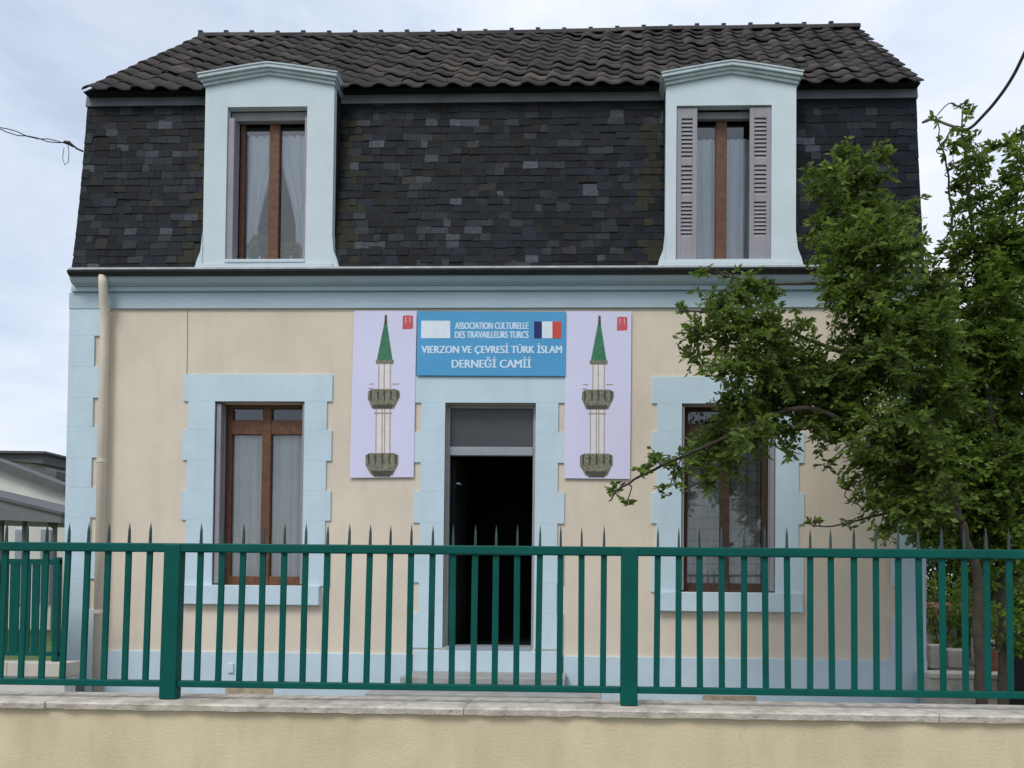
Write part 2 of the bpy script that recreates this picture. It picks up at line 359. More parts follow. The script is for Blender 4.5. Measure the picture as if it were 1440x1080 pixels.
W1 = rect(301, 565, 427, 823); W1 = (W1[0], W1[1], W1[2], W1[3])
W2 = rect(958, 568, 1090, 833)
DR = rect(624.5, 567, 752, 911)
TH = 0.36
def wall_holes(x0, x1, z0, z1, y0, y1, holes):
    b = MB()
    xs = sorted({x0, x1, *[h[0] for h in holes], *[h[1] for h in holes]})
    zs = sorted({z0, z1, *[h[2] for h in holes], *[h[3] for h in holes]})
    inside = lambda x, z: any(h[0] < x < h[1] and h[2] < z < h[3] for h in holes)
    for xa, xb in zip(xs, xs[1:]):
        for za, zb in zip(zs, zs[1:]):
            if inside((xa + xb) / 2, (za + zb) / 2): continue
            b.face([(xa, y0, za), (xb, y0, za), (xb, y0, zb), (xa, y0, zb)])
            b.face([(xb, y1, za), (xa, y1, za), (xa, y1, zb), (xb, y1, zb)])
    for h in holes:
        a, c, d, e_ = h
        b.face([(a, y0, d), (a, y0, e_), (a, y1, e_), (a, y1, d)]); b.face([(c, y0, e_), (c, y0, d), (c, y1, d), (c, y1, e_)])
        b.face([(a, y0, e_), (c, y0, e_), (c, y1, e_), (a, y1, e_)]); b.face([(c, y0, d), (a, y0, d), (a, y1, d), (c, y1, d)])
    b.face([(x0, y0, z1), (x1, y0, z1), (x1, y1, z1), (x0, y1, z1)])
    b.face([(x0, y0, z0), (x0, y0, z1), (x0, y1, z1), (x0, y1, z0)]); b.face([(x1, y0, z0), (x1, y1, z0), (x1, y1, z1), (x1, y0, z1)])
    return b
wall_holes(HX0, HX1, ZG, Z_GUT + 0.02, 0, TH, [W1, W2, DR]).build('wall', M['render'], house)
b = MB()
b.box(HX0, HX0 + TH, TH, HB - TH, 0, Z_GUT); b.box(HX1 - TH, HX1, TH, HB - TH, 0, Z_GUT); b.box(HX0, HX1, HB - TH, HB, 0, Z_GUT)
b.build('rear_wall', M['render'], house)
# rooms: dark floors, partition walls and ceiling
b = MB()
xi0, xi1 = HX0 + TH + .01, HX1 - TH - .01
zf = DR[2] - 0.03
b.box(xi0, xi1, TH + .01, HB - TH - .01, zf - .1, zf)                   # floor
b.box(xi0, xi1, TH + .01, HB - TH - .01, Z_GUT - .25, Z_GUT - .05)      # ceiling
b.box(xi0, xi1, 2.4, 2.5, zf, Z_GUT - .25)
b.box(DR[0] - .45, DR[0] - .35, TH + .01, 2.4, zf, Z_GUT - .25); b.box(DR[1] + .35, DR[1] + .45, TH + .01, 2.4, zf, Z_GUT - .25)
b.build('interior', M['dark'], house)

# painted quoins: long and short blocks alternate
def quoin(x0, x1, z0, z1, name='quoin', y=-0.022, m='blue'):
    return MB().box(x0, x1, y, 0.03, z0, z1).build(name, M[m], house, bevel=0.0025)
zb_top = P(720, 914, 0).z                                               # top of the blue plinth
edges_y = [434, 473, 516, 560, 601, 644, 686, 728, 771, 814, 857, 914]
for side in (0, 1):
    for i, (ya, yb) in enumerate(zip(edges_y, edges_y[1:])):
        za, zb = P(140, ya, 0).z, P(140, yb, 0).z
        wide = (i % 2 == 0)
        wd = P(138.5 if wide else 129.5, (ya + yb) / 2, 0).x - P(94, (ya + yb) / 2, 0).x
        if side == 0: quoin(HX0 - .004, HX0 + wd, zb, za)
        else: quoin(HX1 - wd, HX1 + .004, zb, za)
# plinth, in two runs beside the door
dl, drr = rect(581, 560, 797, 900)[:2]
for xa, xb in ((HX0 - .012, dl + .02), (drr - .02, HX1 + .012)):
    MB().box(xa, xb, -0.03, 0.03, 0, P(140, 914, 0).z - .002).build('plinth', M['blue'], house, bevel=0.004)

def surround(op, outer_px, lint_y, tooth, ybot, yedges, sill=None):
    """painted stone frame round an opening, in toothed blocks"""
    ol, orr = outer_px
    xl, xr = P(ol, lint_y[0], 0).x, P(orr, lint_y[0], 0).x
    zt, zl = P((ol + orr) / 2, lint_y[0], 0).z, op[3]
    quoin(xl, xr, zl, zt, 'lintel', y=-0.02)
    for i, (ya, yb) in enumerate(zip(yedges, yedges[1:])):
        za, zb = P((ol + orr) / 2, ya, 0).z, P((ol + orr) / 2, yb, 0).z
        if i == 0: za = zl
        t = tooth if i % 2 == 0 else 0.0
        quoin(xl + t, op[0], zb, za, 'jamb_block', y=-0.02); quoin(op[1], xr - t, zb, za, 'jamb_block', y=-0.02)
surround(W1, (259.5, 468.5), (527, 563), 0.058, 823, [565, 605, 648, 690, 732, 775, 823.5])
surround(W2, (917, 1131), (530, 567), 0.058, 833, [568, 608, 651, 694, 737, 781, 833.5])
surround(DR, (584, 795.5), (530, 566), 0.075, 910, [567, 608, 651, 692, 736, 778, 820, 862, 912])
for op, (a, c, ya, yb) in ((W1, (256, 451, 823, 850)), (W2, (926, 1127, 833, 860))):
    s_ = rect(a, ya, c, yb)
    MB().box(s_[0], s_[1], -0.075, 0.2, s_[2], op[2] - .002).build('sill', M['blue'], house, bevel=0.006)

# cornice under the gutter
MX0, MX1 = P(98.5, 372, -.15).x, P(1301.5, 372, -.15).x
zc1, zc2, zc3 = P(700, 411, 0).z, P(700, 404.5, 0).z, P(700, 388, 0).z
MB().box(HX0 - .006, HX1 + .006, -0.03, 0.02, Z_FR0, zc1).build('frieze', M['cornice'], house, bevel=0.003)
MB().box(P(100, 408, -.06).x, P(1302, 408, -.06).x, -0.065, 0.02, zc1 + .002, zc2).build('cornice', M['cornice'], house, bevel=0.004)
pr = []
for k in range(9):
    a = k / 8 * math.pi / 2
    pr.append((-0.09 - 0.085 * math.sin(a), zc2 + .012 + (zc3 - zc2 - .012) * (1 - math.cos(a))))
MB().prism_x([(0.02, zc2 + .002), (-0.075, zc2 + .002), (-0.09, zc2 + .012)] + pr[1:] + [(0.02, zc3)], P(99, 395, -.14).x, P(1303, 395, -.14).x).build('cornice', M['cornice'], house)
# gutter: half-round trough with a zinc edge above
zg0, zg1 = P(700, 385.5, -0.2).z, P(700, 379, -0.2).z
pr = [(-0.175 - 0.06 * math.cos(a), zg1 - (zg1 - zg0) * math.sin(a)) for a in [k / 8 * math.pi for k in range(9)]]
b = MB().prism_x([(-0.11, zg1)] + list(reversed(pr[:])), P(96.5, 381, -.2).x, P(1305, 381, -.2).x)
b.build('gutter', M['gutter'], house)
MB().box(P(96.5, 378, -.22).x, P(1305, 378, -.22).x, -0.232, -0.05, zg1 + .003, zg1 + .028).build('roof_edge_strip', M['zinc'], house, bevel=0.004)

# downpipe
dp = [P(146, 384, -.16), P(145.5, 398, -.15), P(146.5, 420, -.10), P(147, 440, -.085)]
xd = P(143, 650, -.085).x
pts = [Vector((xd + .02, -.17, zg0 + .01)), Vector((xd + .02, -.165, zg0 - .08)), Vector((xd + .01, -.13, zg0 - .25)), Vector((xd, -.085, zg0 - .42)), Vector((xd, -.085, zg0 - .55))]
b = MB().tube(pts + [Vector((xd, -.085, 0.0))], 0.047, 14)
dpipe = b.build('downpipe', M['pipe'], house, smooth=True)
for py in (436, 648, 860):
    z = P(143, py, -.085).z
    MB().tube([(xd, -.085, z - .02), (xd, -.085, z + .02)], 0.054, 14).build('pipe_collar', M['pipe'], dpipe)

# ------------------------------------------------------------------ mansard roof
ZM0, ZM1 = zg1 + .030, P(700, 124, 0.12).z
YM0, YM1 = -0.12, 0.12
def mans(t):                                     # profile with a bell-cast foot
    return YM0 + (YM1 - YM0) * (0.72 * t + 0.28 * (1 - (1 - t) ** 3)), ZM0 + (ZM1 - ZM0) * t
YE, YRG = -0.02, 2.36                             # upper roof: eave and ridge
ZE = P(700, 118.5, YE).z
ZR = P(744, 45, YRG).z
RX0, RX1 = P(283, 47, YRG).x, P(1206, 40, YRG).x
b = MB()
prof = [mans(i / 10) for i in range(11)]
for (ya, za), (yb, zb) in zip(prof, prof[1:]):
    b.face([(MX0, ya, za), (MX1, ya, za), (MX1, yb, zb), (MX0, yb, zb)])
# gable cheeks and the rear slope
for x, s_ in ((MX0, 1), (MX1, -1)):
    pg = [(x, y, z) for y, z in prof] + [(x, HB - y, z) for y, z in reversed(prof)]
    b.face(pg if s_ < 0 else pg[::-1])
for (ya, za), (yb, zb) in zip(prof, prof[1:]):
    b.face([(MX1, HB - ya, za), (MX0, HB - ya, za), (MX0, HB - yb, zb), (MX1, HB - yb, zb)])
roof = b.build('roof', M['slate_bed'], house)

# upper roof deck (the tiles lie on it); its ends slope in a little
b = MB()
ex0, ex1 = P(121, 121, YE).x, P(1292.5, 113, YE).x
def deck(x0, x1, off):
    return None
zE, zR = ZE - .035, ZR - .06
YEb = HB - YE
ex0 -= .035; ex1 += .02
b.face([(ex0, YE, zE), (ex1, YE, zE), (RX1, YRG, zR), (RX0, YRG, zR)])
b.face([(ex1, YEb, zE), (ex0, YEb, zE), (RX0, YRG, zR), (RX1, YRG, zR)])
b.face([(ex0, YEb, zE), (ex0, YE, zE), (RX0, YRG, zR)]); b.face([(ex1, YE, zE), (ex1, YEb, zE), (RX1, YRG, zR)])
b.face([(ex0, YE, zE), (ex0, YEb, zE), (ex1, YEb, zE), (ex1, YE, zE)])
b.build('roof_deck', M['slate_bed'], roof)
ex0 += .035; ex1 -= .02

# lead flashing band under the tile eave
zl0, zl1 = P(700, 145, 0.1).z, P(700, 127.5, 0.1).z
D1 = (P(287, 240, -.16).x, P(468.5, 240, -.16).x)            # dormer faces, in x
D2 = (P(936, 240, -.16).x, P(1119.5, 240, -.16).x)
gaps = [(MX0, D1[0] - .01), (D1[1] + .01, D2[0] - .01), (D2[1] + .01, MX1)]
for xa, xb in gaps:
    t0, t1 = (zl0 - ZM0) / (ZM1 - ZM0), (zl1 - ZM0) / (ZM1 - ZM0)
    (ya, za), (yb, zb) = mans(t0), mans(t1)
    MB().prism_x([(ya - .03, za), (yb - .022, zb), (yb + .02, zb), (ya + .02, za)], xa - .01, xb + .01).build('lead_flashing', M['lead'], roof)

# slates
SL = math.hypot(YM1 - YM0, ZM1 - ZM0)
EXPO = 0.086
rows = int((SL * t0) / EXPO) + 1
slates = []
def tone(x, t):
    q = rnd.random()
    if t > 0.83: q = 0.25 + 0.5 * q
    g = 0.0065 + 0.007 * rnd.random()
    if q > 0.955: g = 0.032 + 0.05 * rnd.random()
    elif q > 0.72: g = 0.012 + 0.022 * rnd.random()
    elif q < 0.15: g = 0.003
    c = [g * 0.62, g * 0.88, g * 1.36] if g < .02 else [g * 0.80, g * 0.94, g * 1.15]
    if rnd.random() < 0.10: c = [g * 1.0, g, g * 1.02]
    for xe in (D1[0], D1[1], D2[0]):                       # damp mossy strips beside the dormers
        d = (xe - x) if xe != D1[1] else (x - xe)
        if 0 < d < 0.26 and rnd.random() < 0.65 and t < 0.8:
            c = [0.015 + .008 * rnd.random(), 0.016 + .007 * rnd.random(), 0.011]
    return (*c, 1)
for r in range(rows):
    t = r * EXPO / SL
    for xa, xb in gaps:
        wd = 0.150
        x = xa - (r % 2) * wd / 2 - rnd.random() * .03
        while x < xb:
            wv = wd * rnd.choice((.55, .75, .9, 1.0, 1.0, 1.1, 1.25)) * (0.92 + 0.16 * rnd.random())
            a, c = max(x, xa), min(x + wv - .004, xb)
            if c - a > 0.03: slates.append((r, t, a, c))
            x += wv
def slate_geom(b, r, t, a, c, col=None):
    t2 = min(t + 1.75 * EXPO / SL, 1.0)
    (y0, z0), (y1, z1) = mans(t), mans(t2)
    lift = 0.011 + 0.009 * rnd.random(); th = 0.006
    sag = (rnd.random() - .5) * 0.010
    jz = (rnd.random() - .5) * 0.014
    n = len(b.v)
    for (x, dz) in ((a, jz + sag), (c, jz - sag)):
        b.v += [(x, y0 - lift, z0 + dz), (x, y0 - lift + th, z0 + dz), (x, y1 - .002, z1), (x, y1 - .002 - th, z1)]
    for q in ((0, 1, 2, 3), (4, 7, 6, 5), (0, 3, 7, 4), (0, 4, 5, 1), (3, 2, 6, 7), (1, 5, 6, 2)):
        b.f.append(tuple(n + i for i in reversed(q))); b.c.append(col)
full = [s for s in slates if s[3] - s[2] > 0.12]
pick = set(sorted(range(len(slates)), key=lambda i: -(slates[i][3] - slates[i][2]))[:300])
joined = MB()
for i, s in enumerate(slates):
    if rnd.random() < 0.008: continue                      # a few have slipped off
    col = tone((s[2] + s[3]) / 2, s[1])
    if i in pick:
        bb = MB(); slate_geom(bb, *s)
        o = bb.build('slate', M['slate_piece'], roof); o.color = col
    else:
        slate_geom(joined, *s, col=col)
joined.build('slates', M['slate_stuff'], roof, kind='stuff')

# roman tiles on the upper slope
slope = math.atan2(ZR - ZE, YRG - YE)
SLEN = math.hypot(ZR - ZE, YRG - YE)
TROWS = 12
TEX = SLEN / TROWS
TW = 0.275
def tile_mesh(wd, ln):
    b = MB(); K = 8
    top = []
    prof_ = []
    for k in range(K + 1):
        u = k / K
        h = 0.033 * max(0.0, math.sin(math.pi * min(1, u / 0.55))) ** 0.8 if u < 0.55 else -0.006 * math.sin(math.pi * (u - .55) / .45)
        prof_.append((u * wd * 1.04 - wd / 2, h))
    for vv in (0.0, 1.0):
        for x, h in prof_:
            b.v.append((x, vv * ln, h + 0.024 * (1 - vv)))
    for x, h in prof_:
        b.v.append((x, 0.0, h + 0.010))
    n = K + 1
    for k in range(K):
        b.f.append((k, k + 1, n + k + 1, n + k)); b.c.append(None)
        b.f.append((2 * n + k, 2 * n + k + 1, k + 1, k)); b.c.append(None)
    b.f.append((0, n, 2 * n)); b.c.append(None); b.f.append((K, 2 * n + K, n + K)); b.c.append(None)
    return b
def tile_xf(x, r):
    dv = Vector((0, math.cos(slope), math.sin(slope)))
    return Vector((x, YE, ZE - .02)) + dv * (r * TEX - .05)
src = None; cnt = 0
stuff = MB()
for r in range(TROWS):
    f = (r + 0.25) / TROWS
    xa, xb = ex0 + (RX0 - ex0) * f, ex1 + (RX1 - ex1) * f
    n = int(round((xb - xa + .04) / TW))
    off = 0.0
    for k in range(n):
        x = xa - .02 + (k + 0.5) * (xb - xa + .04) / n
        wv = (xb - xa + .04) / n / TW
        p = tile_xf(x, r) + Vector((0, (rnd.random() - .5) * .02, (rnd.random() - .5) * .016))
        rot = (slope + (rnd.random() - .5) * .03, (rnd.random() - .5) * .05, (rnd.random() - .5) * .05)
        if cnt < 300:
            if src is None:
                tb = tile_mesh(TW, TEX * 1.28)
                src = tb.build('tile', M['tile'], roof, origin=(0, 0, 0), smooth=True)
                src.location = p - WLOC[roof.name]; src.rotation_euler = rot; o = src
            else:
                o = link_copy(src, p, roof, rot)
            o.scale.x = wv
            cnt += 1
        else:
            tb = tile_mesh(TW * wv, TEX * 1.28)
            from mathutils import Euler
            mtx = Matrix.Translation(p) @ Euler(rot).to_matrix().to_4x4()
            n0 = len(stuff.v)
            stuff.v += [tuple(mtx @ Vector(v)) for v in tb.v]
            for fc in tb.f: stuff.f.append(tuple(n0 + i for i in fc)); stuff.c.append(None)
stuff.build('tiles', M['tile_stuff'], roof, smooth=True, kind='stuff')
# a few broken pale tile edges
for px, py in ((535, 84), (895, 80), (585, 95)):
    t_ = (121 - py) / (121 - 45); yy = YE + (YRG - YE) * t_ * 0.88
    p = P(px, py, yy)
# ridge tiles and their fixings
nr = 25
for k in range(nr):
    xa = RX0 + (RX1 - RX0) * k / nr; xb = RX0 + (RX1 - RX0) * (k + 1) / nr
    zt = P(744, 46, YRG).z - .05 - .035 * math.sin(math.pi * min(1, max(0, (k + .5) / nr / .75)))
    dz = (rnd.random() - .5) * .012
    b = MB()
    n = 0
    ring = [(YRG + 0.11 * math.cos(a), zt + dz + 0.10 * math.sin(a)) for a in [i / 6 * math.pi for i in range(7)]]
    b.prism_x(ring, xa, xb + .01)
    rt = b.build('ridge_tile', M['tile'], roof, smooth=False)
    MB().box(xa - .03, xa + .03, YRG - .035, YRG + .03, zt + dz + .085, zt + dz + .125 + .02 * rnd.random()).build('ridge_fixing', M['fixing'], rt) if False else \
        MB().box(xa - .03, xa + .03, YRG - .035, YRG + .03, zt + dz + .085, zt + dz + .118 + .02 * rnd.random()).build('ridge_fixing', M['fixing'], roof)

# ------------------------------------------------------------------ windows
def curtain(name, x0, x1, z0, z1, y, m, label, folds=7, amp=.018, shape=None, group=None):
    b = MB(); nx, nz_ = folds * 8, 10
    ph = rnd.random() * 6
    vs_ = []
    for j in range(nz_ + 1):
        v = j / nz_
        for i in range(nx + 1):
            u = i / nx
            uu = shape(u, v) if shape else u
            x = x0 + (x1 - x0) * uu
            yy = y + amp * math.sin(u * folds * 2 * math.pi + ph + .7 * math.sin(3 * v + ph)) + .4 * amp * math.sin(u * folds * 4.7 * math.pi + ph)
            vs_.append((x, yy, z0 + (z1 - z0) * v))
    b.v = vs_
    for j in range(nz_):
        for i in range(nx):
            a = j * (nx + 1) + i
            b.f.append((a, a + 1, a + nx + 2, a + nx + 1)); b.c.append(None)
    o = b.build(name, m, smooth=True)
    return tag(o, label, 'curtain', group)

def casement(op, yf, wood, transom_z=None, mull=.10, fw=.055, parent=house, bottom=.10, reveal_l=.0, reveal_r=.0):
    """wooden double casement set back in an opening; panes are its sub-parts"""
    x0, x1, z0, z1 = op[0] + reveal_l, op[1] - reveal_r, op[2], op[3]
    xm = (x0 + x1) / 2
    b = MB(); d = .06
    b.box(x0, x0 + fw, yf, yf + d, z0, z1).box(x1 - fw, x1, yf, yf + d, z0, z1)
    b.box(x0 + fw, x1 - fw, yf + .001, yf + d - .001, z1 - fw * .7, z1).box(x0 + fw, x1 - fw, yf + .001, yf + d - .001, z0, z0 + bottom)
    b.box(xm - mull / 2, xm + mull / 2, yf - .012, yf + d, z0 + .0, z1 - fw * .7)
    panes = []
    if transom_z:
        for xa, xb in ((x0 + fw, xm - mull / 2), (xm + mull / 2, x1 - fw)):
            b.box(xa, xb, yf - .006, yf + d - .002, transom_z[0], transom_z[1])
            panes += [(xa, xb, z0 + bottom, transom_z[0]), (xa, xb, transom_z[1], z1 - fw * .7)]
    else:
        for xa, xb in ((x0 + fw, xm - mull / 2), (xm + mull / 2, x1 - fw)):
            panes.append((xa, xb, z0 + bottom, z1 - fw * .7))
    wn = b.build('window', wood, parent, bevel=.004)
    for xa, xb, za, zb in panes:
        MB().box(xa - .004, xb + .004, yf + .028, yf + .033, za - .004, zb + .004).build('pane', M['glass'], wn)
    return wn, panes

YF = 0.17
w1, p1 = casement(W1, YF, M['wood'], (P(365, 611, YF).z, P(365, 591, YF).z), reveal_l=.06, reveal_r=.035)
w2, p2 = casement(W2, YF, M['wood_dark'], (P(1024, 615, YF).z, P(1024, 596, YF).z), reveal_l=.035, reveal_r=.05)
for wn, op, rl, rr in ((w1, W1, .058, .033), (w2, W2, .033, .048)):
    for side, wd in ((0, rl), (1, rr)):                      # folded metal shutters in the reveal
        xa, xb = (op[0] + .003, op[0] + wd) if side == 0 else (op[1] - wd, op[1] - .003)
        b = MB()
        for k in range(3):
            yy = .012 + k * .048
            b.box(xa, xb - (.008 * (k % 2) if side == 0 else 0), yy, yy + .042, op[2] + .02, op[3] - .02)
        s_ = b.build('folded_shutter', M['shutter'], wn, bevel=.003)
# curtains behind the ground floor windows
curtain('curtain', W1[0] + .10, W1[1] - .08, W1[2] + .06, P(365, 600, .3).z, .265, M['curtain'], 'plain grey sheer curtain in brown framed ground floor window', 9)
curtain('curtain', W2[0] + .08, W2[1] - .10, W2[2] + .06, P(1024, 606, .3).z, .265, M['lace'], 'square patterned lace curtain in window behind the branches', 7)

# doorway: transom light, frame, inward-opened leaf, threshold
zt0, zt1 = P(690, 641, .12).z, P(690, 629, .12).z
b = MB(); fw = .035
b.box(DR[0], DR[0] + fw, .10, .17, DR[2], DR[3]).box(DR[1] - fw, DR[1], .10, .17, DR[2], DR[3])
b.box(DR[0] + fw, DR[1] - fw, .101, .169, DR[3] - fw, DR[3]).box(DR[0] + fw, DR[1] - fw, .09, .169, zt0, zt1)
dfr = b.build('door_frame', M['frame_grey'], house, bevel=.004)
MB().box(DR[0] + fw - .004, DR[1] - fw + .004, .13, .138, zt1 - .004, DR[3] - fw + .004).build('transom_pane', M['transom'], dfr)
MB().box(DR[0] + .02, DR[1] - .02, -.015, .30, DR[2] - .03, DR[2] + .012).build('threshold', M['frame_grey'], dfr, bevel=.004)
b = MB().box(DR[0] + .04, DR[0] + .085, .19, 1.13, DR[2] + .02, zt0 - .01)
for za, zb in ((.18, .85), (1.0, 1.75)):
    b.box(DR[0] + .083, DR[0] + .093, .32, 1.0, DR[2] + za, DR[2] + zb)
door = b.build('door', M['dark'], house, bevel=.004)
MB().tube([(DR[0] + .085, .26, P(628, 679, .2).z), (DR[0] + .12, .26, P(628, 679, .2).z), (DR[0] + .125, .36, P(628, 679, .2).z)], .011, 8).build('door_handle', M['frame_grey'], door)
# painted riser below the door and concrete steps
r_ = rect(600, 911, 772, 946)
MB().box(dl + .03, drr - .03, -.05, .03, 0, DR[2] - .031).build('door_plinth', M['blue'], house, bevel=.004)
s1 = rect(572, 945, 796, 975, -.30)
zs1 = P(684, 950, -.42).z
MB().box(s1[0], s1[1], -.62, -.055, 0, zs1).build('step', M['concrete'], house, bevel=.012)
s2 = rect(516, 968, 846, 985, -1.0)
zs2 = P(684, 975, -1.0).z
MB().box(s2[0], s2[1], -1.08, -.625, 0, zs2).build('step', M['concrete'], house, bevel=.012)
MB().box(s2[0] - .1, s2[1] + .1, -1.5, -1.085, 0, zs2 - .2).build('step', M['concrete'], house, bevel=.012)
MB().tube([P(263.5, 434, -.006), P(263.5, 480, -.006), P(262.5, 528, -.006)], .0035, 5).build('wall_hairline', M['patch'], house)  # thin tube added to draw the hairline crack in the render
# small fittings on the plinth
v = rect(97, 962, 117, 975, -.05)
MB().box(v[0], v[1], -.055, -.031, v[2], v[3]).build('vent', M['vent'], house, bevel=.004)
for px in ((317, 384, 966, 984), (988, 1063, 978, 996)):
    v = rect(px[0], px[2], px[1], px[3], -.03)
    MB().box(v[0], v[1], -.037, -.031, v[2] - .05, v[3]).build('bare_patch', M['patch'], house)
v = rect(321, 933, 329, 946, -.03)
MB().box(v[0], v[1], -.05, -.031, v[2], v[3]).build('junction_box', M['blue'], house, bevel=.004)

# ------------------------------------------------------------------ dormers
def dormer(face, op_px, ped_px, shutters):
    yF = -.16
    x0, x1 = face
    op = rect(*op_px, yF)
    pk, sh, zl_, zr_ = ped_px          # peak y, shoulder y
    xm = (x0 + x1) / 2
    cx = op_px[0] * .5 + op_px[2] * .5
    zsh = P(cx, sh, yF).z; zpk = P(cx, pk, yF).z
    zb = ZM0 - .005
    # wall of the dormer with its opening, with a shallow arched top
    b = wall_holes(x0, x1, zb, zsh, yF, -.07, [op])
    N_ = 10
    arch = [(x0 + (x1 - x0) * i / N_, zsh + (zpk - zsh) * (1 - abs(2 * i / N_ - 1) ** 1.12)) for i in range(N_ + 1)]
    b.prism_y(arch + ([(x1, zsh - .002)] if False else []), yF, -.07)
    # cheeks running back into the roof
    dm = b.build('dormer', M['dormer'], house)
    for xa in (x0 + .004, x1 - .054):
        MB().box(xa, xa + .05, -.069, .75, zb + .02, zsh).build('cheek', M['slate_bed'], dm)
    # flared feet and sill
    for s_, xx in ((-1, x0), (1, x1)):
        fz = P(cx, 335, yF).z
        pts_ = [(xx, zb + .002), (xx + s_ * .085, zb + .002), (xx + s_ * .06, zb + .10), (xx + s_ * .02, zb + .2), (xx, fz + .06)]
        MB().prism_y(pts_, yF - .012, .02).build('scroll_foot', M['dormer'], dm)
    MB().box(x0 - .02, x1 + .02, yF - .05, yF - .001, zb - .0, zb + .05).build('sill', M['dormer'], dm, bevel=.006)
    MB().box(op[0] + .002, op[1] - .002, yF - .03, .08, op[2] - .03, op[2] + .004).build('sill', M['dormer'], dm, bevel=.004)
    # pediment: stepped moulding following the arch, projecting
    oh = 0.075
    def band(dz0, dz1, yout, ext, name):
        pts0, pts1 = [], []
        for i in range(N_ + 1):
            u = i / N_
            x = x0 - ext + (x1 - x0 + 2 * ext) * u
            zc = zsh + (zpk - zsh) * (1 - abs(2 * u - 1) ** 1.12)
            pts0.append((x, zc + dz0)); pts1.append((x, zc + dz1))
        return MB().prism_y(pts0 + pts1[::-1], yout, .55).build(name, M['pediment'], dm)
    band(.002, .030, yF - .03, .015, 'pediment')
    band(.031, .058, yF - .055, .03, 'pediment')
    band(.059, .092, yF - .085, .05, 'pediment')
    band(.093, .108, yF - .095, .06, 'pediment')
    return dm, op
dm1, op1 = dormer(D1, (318, 150, 430.5, 366), (107, 122, 0, 0), False)
dm2, op2 = dormer(D2, (951, 148, 1085, 366), (105, 121, 0, 0), True)
YD = .02
wd1, pd1 = casement((op1[0] + .0, op1[1], op1[2], op1[3]), YD, M['wood'], parent=dm1, reveal_l=.075, reveal_r=.035, mull=.115, bottom=.06, fw=.05)
wd2, pd2 = casement((op2[0] + .0, op2[1], op2[2], op2[3]), YD, M['wood'], parent=dm2, reveal_l=.03, reveal_r=.03, mull=.12, bottom=.06, fw=.05)
# head boards and folded shutters of the first dormer
MB().box(op1[0] + .003, op1[1] - .003, -.06, .015, op1[3] - .10, op1[3] - .003).build('blind_box', M['shutter'], dm1, bevel=.004)
MB().box(op2[0] + .003, op2[1] - .003, -.04, .015, op2[3] - .08, op2[3] - .003).build('blind_box', M['shutter'], dm2, bevel=.004)
for xa, xb in ((op1[0] + .003, op1[0] + .072), (op1[1] - .032, op1[1] - .003)):
    b = MB()
    for k in range(3): b.box(xa, xb - .006 * (k % 2), -.14 + k * .05, -.096 + k * .05, op1[2] + .01, op1[3] - .11)
    b.build('folded_shutter', M['shutter'], dm1, bevel=.003)
# half closed louvred shutters of the second dormer
SY = -.14
for s_, (xa, xb) in ((0, (P(951.5, 240, -.13).x, P(980, 240, -.13).x)), (1, (P(1054, 240, -.13).x, P(1084, 240, -.13).x))):
    zz0, zz1 = op2[2] + .012, op2[3] - .01
    fr_ = .05
    b = MB()
    b.box(xa, xa + fr_, SY, SY + .03, zz0, zz1).box(xb - fr_, xb, SY, SY + .03, zz0, zz1)
    H_ = zz1 - zz0
    solid = [(0, .15), (.38, .42), (.62, .66), (.93, 1.0)]
    for a, c in solid: b.box(xa + fr_, xb - fr_, SY + .001, SY + .029, zz0 + a * H_, zz0 + c * H_)
    sh = b.build('shutter', M['shutter'], dm2, bevel=.003)
    lv = MB()
    for a, c in ((.15, .38), (.42, .62), (.66, .93)):
        n = int((c - a) * H_ / .042)
        for k in range(n):
            z = zz0 + a * H_ + (k + .5) * (c - a) * H_ / n
            zc = (c - a) * H_ / n
            lv.prism_x([(SY + .004, z - zc * .46), (SY + .010, z - zc * .46), (SY + .027, z + zc * .40), (SY + .021, z + zc * .40)], xa + fr_ - .002, xb - fr_ + .002)
    lv.build('louvres', M['shutter'], sh, kind='stuff')
    MB().box(xa + .04, xb - .03, SY + .031, SY + .037, zz0, zz1).build('shutter_back', M['shutter'], sh)
# tied-back curtains
def tie(side):
    def f(u, v):
        wv = 0.42 + 0.58 * min(1, max(0, (v - .28) / .55)) ** 1.3 if v > .28 else 0.42 + .05 * (.28 - v)
        return u * wv if side == 0 else 1 - (1 - u) * wv
    return f
xm1 = (op1[0] + .075 + op1[1] - .035) / 2
curtain('curtain', op1[0] + .10, xm1 - .02, op1[2] + .03, op1[3] - .17, .13, M['curtain_up'], 'white tied back curtain beside plants in dormer, half with the broad white drape', 4, .015, tie(0))
curtain('curtain', xm1 + .0, op1[1] - .06, op1[2] + .03, op1[3] - .17, .13, M['curtain_up'], 'white tied back curtain in unshuttered dormer, half near the smooth right pane edge', 4, .015, tie(1))
xm2 = (op2[0] + op2[1]) / 2
curtain('curtain', op2[0] + .10, xm2 + .0, op2[2] + .03, op2[3] - .22, .13, M['curtain_up'], 'pale closed curtain left of mullion behind half shut grey shutters', 5, .012)
curtain('curtain', xm2 + .01, op2[1] - .12, op2[2] + .03, op2[3] - .22, .13, M['curtain_up'], 'pale closed curtain right of mullion behind half shut grey shutters', 5, .012)
# attic room behind the dormers
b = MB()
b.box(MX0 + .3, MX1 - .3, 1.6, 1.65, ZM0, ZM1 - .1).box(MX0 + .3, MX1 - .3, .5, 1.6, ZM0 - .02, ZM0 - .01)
b.build('attic_interior', M['dark'], house)

